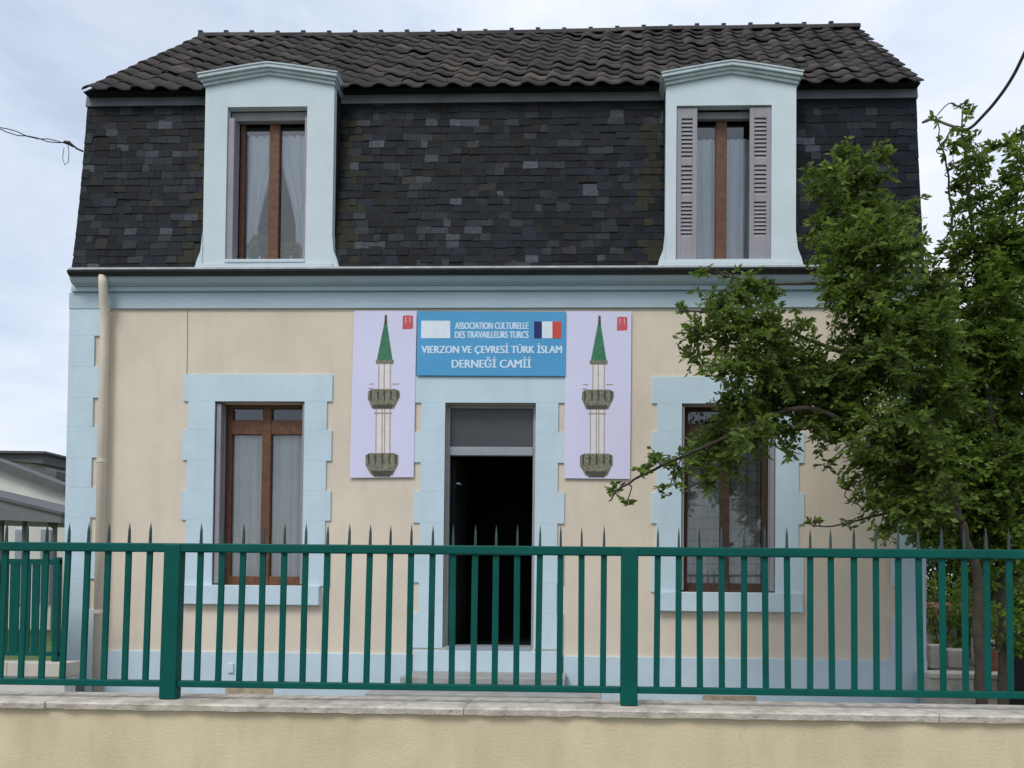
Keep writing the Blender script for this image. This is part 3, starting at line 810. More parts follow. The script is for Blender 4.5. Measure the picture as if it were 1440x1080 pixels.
# the roof bed must not close the dormer openings: cut it there
def cut_roof():
    me = roof.data
    import bmesh
    bm = bmesh.new(); bm.from_mesh(me)
    o3 = WLOC[roof.name]
    for op in (op1, op2):
        for co, no in (((op[0] - .05, 0, 0), (1, 0, 0)), ((op[1] + .05, 0, 0), (1, 0, 0))):
            bmesh.ops.bisect_plane(bm, geom=bm.verts[:] + bm.edges[:] + bm.faces[:], plane_co=Vector(co) - o3, plane_no=no)
    kill = []
    for f_ in bm.faces:
        c = f_.calc_center_median() + o3
        if c.y < 0.3 and abs(f_.normal.x) < .5:
            for op in (op1, op2):
                if op[0] - .05 < c.x < op[1] + .05: kill.append(f_)
    bmesh.ops.delete(bm, geom=kill, context='FACES')
    bm.to_mesh(me); bm.free()
cut_roof()

# plants on the sill behind the dormer glass
def leaf_blob(b, c, r, n, size, droop=.3, seed=0):
    rr = random.Random(seed)
    for _ in range(n):
        d = Vector((rr.gauss(0, 1), rr.gauss(0, 1), rr.gauss(0, 1))).normalized() * r * rr.random() ** .4
        add_leaf(b, Vector(c) + d, d.normalized() + Vector((0, 0, -droop)), size * (.6 + .8 * rr.random()), rr)
def add_leaf(b, p, d, s, rr, wid=.42):
    d = d.normalized()
    u = d.cross(Vector((rr.gauss(0, 1), rr.gauss(0, 1), rr.gauss(0, 1) + .8)))
    if u.length < 1e-4: u = d.orthogonal()
    u.normalize(); nrm = u.cross(d)
    mid = p + d * s * .5 + nrm * s * .06
    n = len(b.v)
    b.v += [tuple(p), tuple(mid + u * s * wid * .5 - nrm * s * .05), tuple(p + d * s), tuple(mid - u * s * wid * .5 - nrm * s * .05)]
    b.f.append((n, n + 1, n + 2, n + 3)); b.c.append(None)
for i, (px, py, rp, lb) in enumerate(((366, 338, .11, 'large leafy green plant beside brown mullion in the unshuttered dormer'), (410, 342, .07, 'small green plant right of the mullion in the unshuttered dormer'))):
    c = P(px, py, .105); zb_ = op1[2] + .062
    root = empty('potted_plant', (c.x, .105, zb_), lb, 'plant')
    b = MB().tube([(c.x, .105, zb_), (c.x, .105, zb_ + .09)], [.016, .02], 12); b.build('pot', M['pot'], root)
    b = MB(); leaf_blob(b, (c.x, .105, zb_ + .09 + rp * .8), rp * 1.15, 240, .06, seed=i)
    b.v = [(x, .105 + (y - .105) * .12, z) for x, y, z in b.v]
    b.build('foliage', M['leaf'], root)

# ------------------------------------------------------------------ banners and sign on the facade
def poly_px(pts, Y):
    return [(P(x, y, Y).x, P(x, y, Y).z) for x, y in pts]
def banner(px_off, outline, name_label, red_px):
    Y = -.0275
    bn = MB().prism_y(poly_px(outline, Y), Y, Y + .004).build('banner', M['banner'])
    tag(bn, name_label, 'banner', None)
    yp = lambda k: Y - .0015 * k
    def part(nm, pts, k, m):
        pts = [(x + px_off[0] + px_off[2] * (y - 440), y + px_off[1]) for x, y in pts]
        MB().prism_y(poly_px(pts, yp(k)), yp(k), yp(k) + .001).build(nm, M[m], bn)
    part('spire', [(542.5, 443), (552, 506), (530, 506)], 1, 'spire')
    part('spire_tip', [(541, 443), (544, 443), (544.5, 456), (540.5, 456)], 2, 'balcony_dark')
    part('spire_collar', [(528.5, 506), (554, 506), (553, 512), (529, 512)], 1, 'balcony')
    part('shaft', [(531, 512), (550, 512), (550, 549), (531, 549)], 1, 'minaret')
    part('shaft', [(528, 574), (550, 574), (549, 637), (527, 637)], 1, 'minaret')
    for xa, ya, yb in ((533, 512, 549), (540.5, 512, 549), (549, 512, 549), (529, 574, 637), (537.5, 574, 637), (541, 574, 637), (548.5, 574, 637)):
        part('shaft_line', [(xa - .6, ya), (xa + .6, ya), (xa + .6 - .5, yb), (xa - .6 - .5, yb)], 2, 'minaret_line')
    part('shaft_band', [(526, 580), (551, 580), (551, 581.4), (526, 581.4)], 3, 'minaret_line')
    part('balcony', [(518, 550), (524, 547), (556, 547), (562, 550), (562, 558), (554, 574), (523, 574), (517, 560)], 3, 'balcony')
    part('balcony', [(514, 640), (520, 637), (554, 637), (560, 640), (560, 652), (552, 668), (522, 668), (514, 654)], 3, 'balcony')
    for by, xs in ((549, (520, 530, 539, 548, 557)), (639, (517, 526, 536, 546, 555))):
        for xx in xs: part('balcony_panel', [(xx, by), (xx + 3.2, by), (xx + 2.6, by + 14), (xx + .6, by + 14)], 4, 'balcony_dark')
    part('balcony_foot', [(524, 569), (553, 569), (551, 574.5), (525, 574.5)], 4, 'balcony_dark')
    part('balcony_foot', [(521, 662), (553, 662), (548, 670), (526, 670)], 4, 'balcony_dark')
    part('balcony_edge', [(518, 545.5), (524, 545.5), (524, 546.6), (518, 546.6)], 3, 'minaret_line')
    part('railing_line', [(551, 539.3), (561, 539.3), (561, 540.6), (551, 540.6)], 1, 'minaret_line')
    part('railing_line', [(519, 539.3), (526, 539.3), (526, 540.6), (519, 540.6)], 1, 'minaret_line')
    x, y = red_px
    MB().prism_y(poly_px([(x + .5, y), (x + 7, y - .8), (x + 14.5, y), (x + 15, y + 17), (x + 13, y + 18.5), (x, y + 19)], yp(1)), yp(1), yp(1) + .001).build('red_emblem', M['emblem_red'], bn)
    for dx in (4, 10):
        MB().prism_y(poly_px([(x + dx, y + 2), (x + dx + .9, y + 2), (x + dx + .8, y + 10), (x + dx + .1, y + 10)], yp(2)), yp(2), yp(2) + .001).build('emblem_mark', M['banner'], bn)
    return bn
banner((0, 0, 0), [(498, 437), (586, 437), (581.5, 671), (491.5, 672)], 'lilac banner with printed green minaret by brown framed window', (566, 444))
banner((300.5, .8, .005), [(795.5, 437.5), (888, 438), (886, 673.5), (793, 672.5)], 'lilac banner with printed green minaret beside overhanging branches', (867.5, 446))
YS = -.044
sg = MB().prism_y(poly_px([(587, 437.5), (796, 438.5), (795, 529), (585.5, 528)], YS), YS, YS + .016).build('sign_board', M['sign'], bevel=.002)
tag(sg, 'blue sign board with white lettering and tricolour flag above doorway', 'sign')
def flat(nm, pts, k, m, par):
    y = YS - .0018 * k
    return MB().prism_y(poly_px(pts, y), y, y + .0016).build(nm, M[m], par)
flat('white_panel', [(592.5, 451), (633, 451), (633, 475.5), (592, 475.5)], 1, 'white', sg)
fl = flat('flag_panel', [(751, 452), (789, 452), (789, 475.5), (751, 475.5)], 1, 'white', sg)
flat('blue_stripe', [(751, 452), (762, 452), (762, 475.5), (751, 475.5)], 2, 'flag_blue', fl)
flat('red_stripe', [(776.8, 452), (789, 452), (789, 475.5), (776.8, 475.5)], 2, 'flag_red', fl)
def text_line(s, px0, px1, ybase, ytop, bold=.012):
    cu = bpy.data.curves.new('lettering', 'FONT'); cu.body = s; cu.size = 1.0; cu.offset = 0.0; cu.resolution_u = 3
    t = bpy.data.objects.new('lettering_curve', cu); scn.collection.objects.link(t)
    dg = bpy.context.evaluated_depsgraph_get(); dg.update()
    me = bpy.data.meshes.new_from_object(t.evaluated_get(dg))
    bpy.data.objects.remove(t); bpy.data.curves.remove(cu)
    xs = [v.co.x for v in me.vertices]; ys = [v.co.y for v in me.vertices]
    y = YS - .0022
    A, B = P(px0, ybase, y), P(px1, ybase, y)
    zt = P(px0, ytop, y).z
    cap = 0.715                                    # cap height of the built-in font
    sx = (B.x - A.x) / (max(xs) - min(xs)); sz = (zt - A.z) / cap
    o3 = Vector(((A.x + B.x) / 2, y, A.z))
    for v in me.vertices:
        u = (v.co.x - min(xs)) * sx
        v.co = Vector((A.x + u - o3.x, 0, v.co.y * sz + (B.z - A.z) * (u / (B.x - A.x))))
    n_ = len(me.vertices); dx_ = .0045                # a second, shifted layer makes the strokes bolder
    vv = [tuple(v.co) for v in me.vertices]; ff = [tuple(p.vertices) for p in me.polygons]
    me = bpy.data.meshes.new('lettering')
    me.from_pydata([(a - dx_, b_, c) for a, b_, c in vv] + [(a + dx_, b_ - .0006, c) for a, b_, c in vv], [], ff + [tuple(i + n_ for i in f_) for f_ in ff])
    me.materials.clear(); me.materials.append(M['letter'])
    o = bpy.data.objects.new('lettering', me); scn.collection.objects.link(o)
    o.parent = sg; o.location = o3 - WLOC[sg.name]; WLOC[o.name] = o3
    return o
text_line('ASSOCIATION CULTURELLE', 640, 743, 462.6, 453, .008)
text_line('DES TRAVAILLEURS TURCS', 640, 743, 475.4, 465.6, .008)
text_line('VIERZON VE \u00c7EVRES\u0130 T\u00dcRK \u0130SLAM', 593, 790, 496.5, 486, .008)
text_line('DERNE\u011e\u0130 CAM\u0130\u0130', 635.5, 746.5, 517, 505.5, .008)

# ------------------------------------------------------------------ street wall and green fence
YFN = -5.08
zcap = (P(237, 983, YFN).z + P(885, 991.5, YFN).z) / 2
CF, CBK = YFN - .155, YFN + .20
sw = MB().box(-9, 9, CF + .035, CBK - .03, 0, zcap - .037).build('street_wall', M['street_wall'])
tag(sw, 'low ochre rendered street wall with stone coping', 'wall')
x = -9.0
while x < 9:
    ln = 1.9 + .3 * rnd.random()
    # rough front arris: small chips
    b = MB(); K = 34
    zt_, zb_ = zcap + (rnd.random() - .5) * .002, zcap - .034
    front = []
    for k in range(K + 1):
        xx = x + .0015 + (min(x + ln, 9.0) - x - .003) * k / K
        front.append((xx, CF + (rnd.random() ** 3) * .016, (rnd.random() - .5) * .004))
    n = len(b.v)
    for xx, yy, dz in front:
        b.v += [(xx, CBK, zb_), (xx, CBK, zt_), (xx, yy + .008, zt_), (xx, yy, zt_ - .008), (xx, yy + .004, zb_ + dz)]
    for k in range(K):
        a = n + 5 * k
        for i in range(5):
            j = (i + 1) % 5
            b.f.append((a + i, a + 5 + i, a + 5 + j, a + j)); b.c.append(None)
    b.f.append(tuple(n + i for i in range(5))); b.c.append(None)
    b.f.append(tuple(n + 5 * K + i for i in reversed(range(5)))); b.c.append(None)
    b.build('coping_stone', M['coping'], sw)
    x += ln

TILT = 0.030
fence = empty('fence', (0, YFN, zcap), 'dark green metal fence with pointed pickets along the street wall', 'fence')
def ftilt(b):
    b.v = [(x, YFN + (y - YFN) + (z - zcap) * TILT, z) for x, y, z in b.v]; return b
zt_rail = (P(240, 763.5, YFN).z + P(885, 769, YFN).z) / 2
zt_lo = (P(240, 776, YFN).z + P(885, 782, YFN).z) / 2
zb_hi = (P(130, 955.5, YFN).z + P(885, 965, YFN).z) / 2
zb_lo = (P(130, 964.5, YFN).z + P(885, 974.5, YFN).z) / 2
z_tip = (P(149, 733, YFN).z + P(960, 738, YFN).z) / 2
post_px = [242 - 643, 241, 885, 885 + 660]
px_x = lambda px, py: P(px, py, YFN).x
posts = [px_x(241, 870) + k * (px_x(885, 870) - px_x(241, 870)) for k in (-1, 0, 1, 2)]
for xp in posts:
    b = MB().box(xp - .041, xp + .041, YFN - .030, YFN + .030, zcap + .001, zt_rail - .004)
    ftilt(b).build('post', M['fence'], fence, bevel=.006)
b = MB().box(-4.6, 4.6, YFN - .024, YFN + .026, zt_lo, zt_rail); ftilt(b).build('rail', M['fence'], fence, bevel=.006)
for xa, xb in zip(posts, posts[1:]):
    b = MB().box(xa + .0415, xb - .0415, YFN - .018, YFN + .018, zb_lo, zb_hi); ftilt(b).build('rail', M['fence'], fence, bevel=.005)
pitch = 0.1035
src_p = None
zmid = (zt_rail + zb_lo) / 2
for xa, xb in zip(posts, posts[1:]):
    first, last = xa + .131, xb - .124
    n = int(round((last - first) / .1028))
    for k in range(n + 1):
        x = first + (last - first) * k / n
        if x < -4.55 or x > 4.55: continue
        o_first = src_p is None
        if src_p is None:
            b = MB()
            b.box(-.0145, .0145, -.007, .007, zb_hi - .006, zt_lo + .004)
            b.v = [(xx, yy + (z - zcap) * TILT, z) for xx, yy, z in b.v]
            b.v = [(xx + x, yy + YFN, z) for xx, yy, z in b.v]
            src_p = b.build('picket', M['fence'], fence, bevel=.003, origin=(x, YFN, zcap))
        else:
            o = link_copy(src_p, (x, YFN, zcap), fence, (0, 0, (rnd.random() - .5) * .25))
            o.rotation_euler.y = (rnd.random() - .5) * .012
            o.scale.z = 1 + (rnd.random() - .5) * .006
        pk_ = src_p if o_first else o
        if o_first:
            za, zb_ = zt_rail - .006, z_tip
            b = MB(); zc_ = za + (zb_ - za) * .6
            b.v += [(-.006, -.005, za), (.006, -.005, za), (.006, .005, za), (-.006, .005, za),
                    (-.0045, -.0045, zc_), (.0045, -.0045, zc_), (.0045, .0045, zc_), (-.0045, .0045, zc_), (0, 0, zb_)]
            for i in range(4):
                j = (i + 1) % 4
                b.f.append((i, j, 4 + j, 4 + i)); b.c.append(None)
                b.f.append((4 + i, 4 + j, 8)); b.c.append(None)
            b.v = [(xx + x, yy + YFN + (z - zcap) * TILT, z) for xx, yy, z in b.v]
            src_s = b.build('spike', M['spike'], pk_, origin=(x, YFN, zcap))
        else:
            sp_ = src_s.copy(); scn.collection.objects.link(sp_); sp_.parent = pk_; sp_.location = (0, 0, 0)
            sp_.scale.z = 1 + (rnd.random() - .5) * .012

# ------------------------------------------------------------------ left of the house: low wall, green side fence, neighbour
YL = -.62
lz = P(60, 930, YL).z; lz0 = P(60, 950, YL).z
xl0 = HX0 - 5.0; xl1 = P(103, 940, YL).x
lw = MB().box(xl0, xl1 - .03, YL - .09, YL + .09, 0, lz0).build('low_wall', M['nwall'])
tag(lw, 'low pale wall with stone top joining the house corner', 'wall')
xx = xl0
while xx < xl1 - .1:
    x2 = min(xx + .7, xl1)
    MB().box(xx + .002, x2 - .002, YL - .13, YL + .13, lz0 + .001, lz).build('coping_stone', M['ledge'], lw, bevel=.008); xx = x2
sf = empty('fence', ((xl0 + HX0) / 2, YL, lz), 'green slatted garden fence on the low pale wall beside house', 'fence')
xe = P(84, 860, YL).x
zt_, zb_ = P(40, 786, YL).z, P(40, 922, YL).z
MB().box(xl0, xe, YL - .02, YL + .02, zt_ - .06, zt_).build('rail', M['fence'], sf, bevel=.004)
MB().box(xl0, xe, YL - .018, YL + .018, zb_, zb_ + .045).build('rail', M['fence'], sf, bevel=.004)
for xpst in (xe - .03, xe - 1.7, xe - 3.4):
    MB().box(xpst - .03, xpst + .03, YL - .031, YL + .029, lz + .001, zt_ + .02).build('post', M['fence'], sf, bevel=.004)
xx = xe - .14
while xx > xl0:
    wv = .055 + .05 * rnd.random()
    MB().box(xx - wv, xx, YL - .012, YL + .004, zb_ + .046, zt_ - .061).build('slat', M['fence'], sf); xx -= wv + .02

# neighbour: gabled building and a carport in front of it
YN = 16.0
nb = empty('neighbour_building', (P(-60, 800, YN).x, YN + 3, 0), 'white walled building with dark grey stepped roofs behind the carport', 'building')
def npoly(pts, Y): return poly_px(pts, Y)
MB().prism_y(npoly([(-220, 930), (135, 930), (135, 706), (88, 690), (-20, 650), (-220, 575)], YN), YN, YN + .5).build('wall', M['nwall'], nb)
MB().prism_y(npoly([(-220, 570), (0, 648), (89, 682), (89, 694), (0, 660), (-220, 584)], YN - .3), YN - .3, YN + .6).build('roof', M['nroof'], nb)
MB().prism_y(npoly([(-160, 634), (62, 636), (60, 652), (-20, 645), (-160, 645)], YN + 5.5), YN + 5.5, YN + 9).build('rear_roof', M['nroof'], nb)
MB().prism_y(npoly([(-162, 632), (66, 635), (66, 638), (-162, 636)], YN + 5.4), YN + 5.3, YN + 9.2).build('rear_roof_edge', M['post_grey'], nb)
MB().prism_y(npoly([(30, 654), (82, 663), (80, 674), (40, 664)], YN + 5.3), YN + 5.21, YN + 8).build('lower_roof', M['nroof'], nb)
MB().prism_y(npoly([(-160, 645), (58, 648), (70, 668), (95, 690), (95, 800), (-160, 800)], YN + 6), YN + 6, YN + 8.8).build('rear_wall', M['nwall'], nb)
for px in (-30, 22, 58):
    r0 = rect(px, 745, px + 14, 850, YN)
    MB().box(r0[0], r0[1], YN - .06, YN - .002, r0[2], r0[3]).build('window', M['frame_grey'], nb)
YC = 11.0
cp = empty('carport', (P(0, 800, YC).x, YC + 1.5, 0), 'grey sheet carport on slim dark posts before the white building', 'carport')
MB().prism_y(npoly([(-160, 665), (0, 702), (86, 722), (85, 735), (0, 731), (-160, 726)], YC), YC, YC + 3).build('canopy', M['awning'], cp)
MB().prism_y(npoly([(-160, 661), (0, 698.5), (87, 720), (87, 724), (0, 703), (-160, 667)], YC - .06), YC - .06, YC + 3.1).build('canopy_edge', M['nroof'], cp)
for px in (-60, 0, 32, 75):
    r0 = rect(px - 2, 733, px + 2, 900, YC + .3)
    MB().box(r0[0], r0[1], YC + .28, YC + .36, 0, r0[3]).build('post', M['post_grey'], cp)
MB().prism_y(npoly([(62, 733), (75, 733), (75, 745)], YC + .3), YC + .30, YC + .34).build('brace', M['post_grey'], cp)

# ------------------------------------------------------------------ cables
def sag(p, q, s, n=14):
    return [p.lerp(q, i / n) - Vector((0, 0, s * 4 * (i / n) * (1 - i / n))) for i in range(n + 1)]
A = P(117, 213, .02); B = P(95, 201, -.05); C = P(-120, 128, -1.2)
ca = empty('power_cable', tuple(A), 'thin twisted black cable running from roof edge near the downpipe', 'cable')
MB().tube([A, P(108, 209, .0), P(101, 203, -.03), B], .010, 6).build('cable_tail', M['cable'], ca)
MB().tube([P(103, 206, -.03), P(97, 201, -.04), P(90, 199, -.06)], [.012, .024, .012], 8).build('cable_clamp', M['cable'], ca)
for k in range(2):
    pts = sag(B, C + Vector((0, 0, .05 * k)), .10)
    MB().tube([p + Vector((0, .012 * math.sin(i * 1.7 + 3.1 * k), .014 * math.cos(i * 1.7 + 3.1 * k))) for i, p in enumerate(pts)], .0055, 6).build('wire', M['cable'], ca)
MB().tube([B, P(97, 214, -.05), P(96, 228, -.05), P(91, 232, -.05), P(88, 222, -.05), P(90, 208, -.05)], .0035, 5).build('wire_loop', M['cable'], ca)
pts = [P(1298, 172, .05), P(1312, 168, -.3), P(1335, 176, -.9), P(1360, 182, -1.3), P(1385, 160, -1.6), P(1406, 135, -1.9), P(1424, 108, -2.1), P(1440, 76, -2.3), P(1470, 10, -2.6)]
def smooth_path(p, n=5):
    o = []
    for i in range(len(p) - 1):
        p0, p1, p2, p3 = p[max(i - 1, 0)], p[i], p[i + 1], p[min(i + 2, len(p) - 1)]
        for k in range(n):
            t = k / n
            o.append(.5 * ((2 * p1) + (p2 - p0) * t + (2 * p0 - 5 * p1 + 4 * p2 - p3) * t * t + (3 * p1 - p0 - 3 * p2 + p3) * t ** 3))
    return o + [p[-1]]
tag(MB().tube(smooth_path(pts), .014, 8).build('power_cable', M['cable_brown'], smooth=True), 'brown cable drooping through the tree to the roof corner', 'cable')

# ------------------------------------------------------------------ trees in the yard
def tree(name, label, base_px, YT, limbs, clumps, leafm, seed, leaf=.066, dens=3.6, girth=.075):
    rr = random.Random(seed)
    b0 = P(base_px[0], base_px[1], YT)
    root = empty(name, (b0.x, YT, 0), label, 'tree')
    nodes = []
    first = True
    for pl, rad0, rad1, dy in limbs:
        pts_ = [P(x, y, YT + dy * i / max(1, len(pl) - 1)) for i, (x, y) in enumerate(pl)]
        if first: pts_ = [Vector((b0.x, YT, 0))] + pts_
        pts_ = smooth_path(pts_, 5)
        pts_ = [p + Vector((rr.gauss(0, .008), rr.gauss(0, .008), 0)) if 0 < i else p for i, p in enumerate(pts_)]
        n = len(pts_)
        rads = [rad0 + (rad1 - rad0) * i / (n - 1) for i in range(n)]
        if first:
            rads[0] *= 1.5
        MB().tube(pts_, rads, 9).build('trunk' if first else 'limb', M['bark'], root, smooth=True)
        nodes += pts_
        first = False
    lf = MB(); tw = MB()
    for (px, py, rp, *o_) in clumps:
        sp = o_[0] if o_ else 1.0
        dyc = o_[1] if len(o_) > 1 else rr.uniform(-.35, .35)
        c = P(px, py, YT + dyc)
        near = min(nodes, key=lambda q: (q - c).length)
        rad = rp * (YT + dyc - EYE.y) / F
        if (near - c).length > .05:
            mid = near.lerp(c, .5) + Vector((rr.gauss(0, .05), rr.gauss(0, .05), .05))
            tw.tube(smooth_path([near, near.lerp(c, .25) + Vector((rr.gauss(0, .03), rr.gauss(0, .03), .02)), mid, c], 3), .005, 5, False)
        ntw = max(3, int(16 * (rad / .26) ** 1.6 * sp * dens + .5))
        for _ in range(ntw):
            d = Vector((rr.gauss(0, 1), rr.gauss(0, .8), rr.gauss(0, .9) + .15)).normalized()
            L_ = rad * (.55 + .75 * rr.random())
            st = c + Vector((rr.gauss(0, 1), rr.gauss(0, 1), rr.gauss(0, 1))) * rad * .28
            en = st + d * L_ + Vector((0, 0, -.10 * L_))
            tw.tube([st, en], [.0035, .0018], 3, False)
            k = max(4, int(L_ / .023))
            for i in range(k):
                t = (i + .5) / k
                p = st.lerp(en, t) - Vector((0, 0, .12 * L_ * t * t))
                for s_ in (-1, 1):
                    side = d.cross(Vector((0, 0, 1)))
                    if side.length < .1: side = Vector((1, 0, 0))
                    side = side.normalized() * s_
                    ld = (side * .8 + d * .55 + Vector((rr.gauss(0, .35), rr.gauss(0, .35), rr.gauss(0, .35) - .15)))
                    add_leaf(lf, p, ld, leaf * (.6 + .7 * rr.random()), rr, .46)
    tw.build('twigs', M['bark'], root, kind='stuff')
    lf.build('crown', leafm, root, kind='stuff')
    return len(lf.f)

YA = -2.0
limbsA = [
    ([(1378, 960), (1376, 880), (1372, 800), (1352, 735)], .050, .036, 0),
    ([(1352, 735), (1310, 690), (1270, 655), (1215, 610), (1140, 575), (1070, 590), (1000, 625), (930, 655), (875, 685), (858, 705)], .034, .006, -.25),
    ([(1352, 735), (1320, 640), (1285, 530), (1245, 430), (1215, 330), (1196, 250), (1188, 205)], .034, .007, .2),
    ([(1285, 530), (1210, 505), (1140, 480), (1070, 450), (1000, 440), (955, 437)], .022, .005, -.15),
    ([(1310, 690), (1270, 715), (1220, 728), (1170, 740), (1140, 738)], .016, .004, -.1),
    ([(1245, 430), (1180, 400), (1110, 400), (1050, 395), (985, 378)], .015, .004, .1),
]
clA = [(1190, 212, 18), (1172, 240, 26), (1148, 262, 20), (1200, 262, 40), (1242, 222, 14), (1226, 252, 22), (1160, 296, 28), (1212, 308, 46),
       (1256, 298, 30), (1185, 345, 38), (1240, 355, 50), (1282, 345, 22), (1135, 245, 12, .6), (1150, 330, 18, .7), (1175, 385, 30),
       (1046, 410, 30), (1082, 416, 22), (1012, 432, 26), (960, 440, 11, .7), (1030, 455, 40), (984, 468, 26), (1078, 465, 36),
       (975, 500, 18), (1040, 508, 42), (1088, 518, 42), (1128, 508, 30), (990, 380, 14, .7), (1025, 386, 12, .7),
       (1200, 410, 38), (1235, 420, 48), (1215, 478, 44), (1250, 500, 55), (1285, 445, 45), (1160, 520, 34), (1170, 425, 18, .8),
       (1075, 560, 42), (1128, 558, 42), (1180, 552, 46), (1035, 572, 34), (1008, 612, 28), (1058, 612, 36), (985, 640, 27),
       (955, 652, 22, .8), (1020, 652, 28), (926, 640, 14, .7), (900, 662, 13, .7), (866, 690, 11, .7), (882, 706, 9, .7), (942, 684, 13, .7),
       (998, 680, 16, .8), (1160, 598, 26), (1200, 590, 42), (1242, 600, 42), (1222, 648, 36), (1262, 655, 42), (1198, 682, 16, .6),
       (1240, 706, 26), (1272, 716, 24), (1148, 740, 8, .6), (1190, 736, 9, .6), (1292, 738, 26), (1290, 560, 45), (1295, 620, 42), (1165, 650, 14, .5),
       (1090, 600, 26), (1110, 630, 14, .7), (1300, 680, 36), (1300, 500, 40), (1095, 485, 26), (1140, 590, 28), (1310, 400, 34), (1312, 450, 38), (1215, 540, 40), (1270, 610, 40), (1315, 560, 40), (1318, 650, 42), (1315, 710, 40), (1285, 690, 36), (1250, 740, 20, .7), (1310, 755, 26), (1230, 690, 22), (1260, 460, 40), (1130, 450, 20, .8)]
nA = tree('yard_tree', 'leafy tree with long branches spreading across the house front', (1378, 1000), YA, limbsA, clA, M['leaf'], 3)
YB = -1.3
limbsB = [
    ([(1411, 960), (1408, 850), (1402, 720), (1394, 600), (1385, 480)], .052, .032, 0),
    ([(1385, 480), (1375, 400), (1366, 310), (1357, 230), (1351, 150)], .030, .005, .1),
    ([(1394, 600), (1412, 460), (1425, 330), (1432, 250), (1440, 185)], .026, .006, -.1),
    ([(1385, 480), (1352, 400), (1338, 300), (1328, 220), (1316, 165)], .018, .004, .1),
    ([(1394, 600), (1350, 560), (1320, 500)], .020, .006, -.2),
    ([(1402, 720), (1440, 640), (1475, 560)], .022, .008, .1),
]
clB = [(1318, 162, 9, .5), (1352, 150, 9, .6), (1350, 178, 10, .7), (1349, 205, 12, .8), (1333, 192, 8, .4), (1364, 160, 6, .4), (1360, 232, 20, .9), (1372, 252, 20),
       (1396, 208, 11, .9), (1385, 222, 10, .8), (1408, 205, 8, .7), (1436, 190, 13), (1428, 222, 16), (1420, 250, 14), (1332, 212, 9, .5), (1340, 235, 8, .4),
       (1352, 300, 20, .8), (1340, 322, 16, .7), (1328, 345, 11, .5), (1382, 312, 16, .6), (1418, 290, 20, .7), (1398, 345, 34), (1438, 345, 36),
       (1350, 362, 22, .7), (1322, 388, 20, .7), (1365, 398, 22, .7), (1415, 395, 34), (1330, 425, 30), (1376, 450, 40, .9), (1428, 440, 42),
       (1318, 470, 36), (1370, 515, 48, .9), (1430, 520, 48), (1328, 540, 42), (1378, 580, 50, .9), (1434, 600, 48), (1335, 600, 44),
       (1350, 655, 46), (1408, 655, 50), (1330, 712, 42), (1380, 725, 46), (1432, 725, 44), (1345, 758, 26), (1395, 768, 26), (1425, 800, 22), (1436, 840, 18, .8),
       (1300, 750, 22), (1455, 480, 40), (1455, 680, 40), (1455, 300, 26), (1410, 480, 40), (1350, 480, 40), (1400, 560, 44), (1355, 610, 44), (1405, 700, 44), (1360, 700, 44), (1440, 770, 34), (1370, 775, 28), (1412, 745, 34), (1425, 860, 20, .8), (1398, 835, 16, .7), (1435, 900, 18, .8), (1438, 660, 44), (1345, 420, 26, .8), (1395, 415, 30), (1430, 380, 34), (1365, 345, 20, .8), (1335, 380, 18, .7), (1345, 265, 16, .8), (1375, 285, 22, .9), (1400, 300, 22, .9), (1362, 205, 14, .9), (1372, 225, 16, .9), (1425, 205, 16), (1432, 270, 24), (1410, 250, 14, .8), (1350, 335, 20, .8), (1442, 235, 18), (1320, 360, 14, .7), (1390, 375, 28), (1420, 330, 28), (1340, 790, 20, .8), (1360, 815, 18, .7), (1390, 805, 22, .8), (1412, 825, 24, .9), (1432, 870, 22, .9), (1418, 905, 16, .8)]
nB = tree('yard_tree', 'upright sparser tree rising beside the house corner against sky', (1411, 1000), YB, limbsB, clB, M['leaf_bright'], 11)
print('leaves', nA, nB)

# ------------------------------------------------------------------ right of the house: hedge and garden clutter
YH = 5.6
hx0, hx1 = P(1296, 800, YH).x, P(1600, 800, YH).x
hz = P(1380, 735, YH).z
hd = empty('hedge', ((hx0 + hx1) / 2, YH, 0), 'dark green hedge behind the cluttered garden corner', 'hedge')
b = MB(); rr = random.Random(5)
for _ in range(24000):
    x = rr.uniform(hx0, hx1); z = rr.uniform(.05, hz) * (1 + .08 * math.sin(x * 3)); y = YH + rr.uniform(-.4, .4)
    add_leaf(b, Vector((x, y, z)), Vector((rr.gauss(0, 1), rr.gauss(0, 1) - .6, rr.gauss(0, 1))), .10 * (.6 + .8 * rr.random()), rr, .5)
b.build('foliage', M['hedge'], hd, kind='stuff')
b = MB()
for k in range(12):
    x = hx0 + (hx1 - hx0) * (k + .5) / 12
    b.tube([(x, YH, 0), (x + rr.gauss(0, .1), YH + rr.gauss(0, .1), hz * .9)], [.03, .012], 6)
b.build('stems', M['bark'], hd)
# low terrace wall
YTW = -.35
zt_ = P(1370, 948, YTW).z
tw_ = MB().box(P(1306, 950, YTW).x, P(1306, 950, YTW).x + 4, YTW, YTW + .25, 0, zt_ - .05).build('terrace_wall', M['block'], bevel=.01)
tag(tw_, 'low pale stone terrace wall beside the house corner', 'wall')
xx = P(1306, 950, YTW).x
while xx < P(1306, 950, YTW).x + 3.9:
    MB().box(xx + .003, xx + .42, YTW - .03, YTW + .3, zt_ - .049, zt_ + .006 * rr.random()).build('coping_stone', M['ledge'], tw_, bevel=.01); xx += .423
# raised bed behind, so that the clutter stands on something
YG = 1.2
zg_ = P(1350, 940, YG).z
bed = MB().box(P(1306, 940, YG).x, P(1306, 940, YG).x + 5, .2, 4.2, 0, zg_).build('raised_terrace', M['ground'])
bed['kind'] = 'structure'
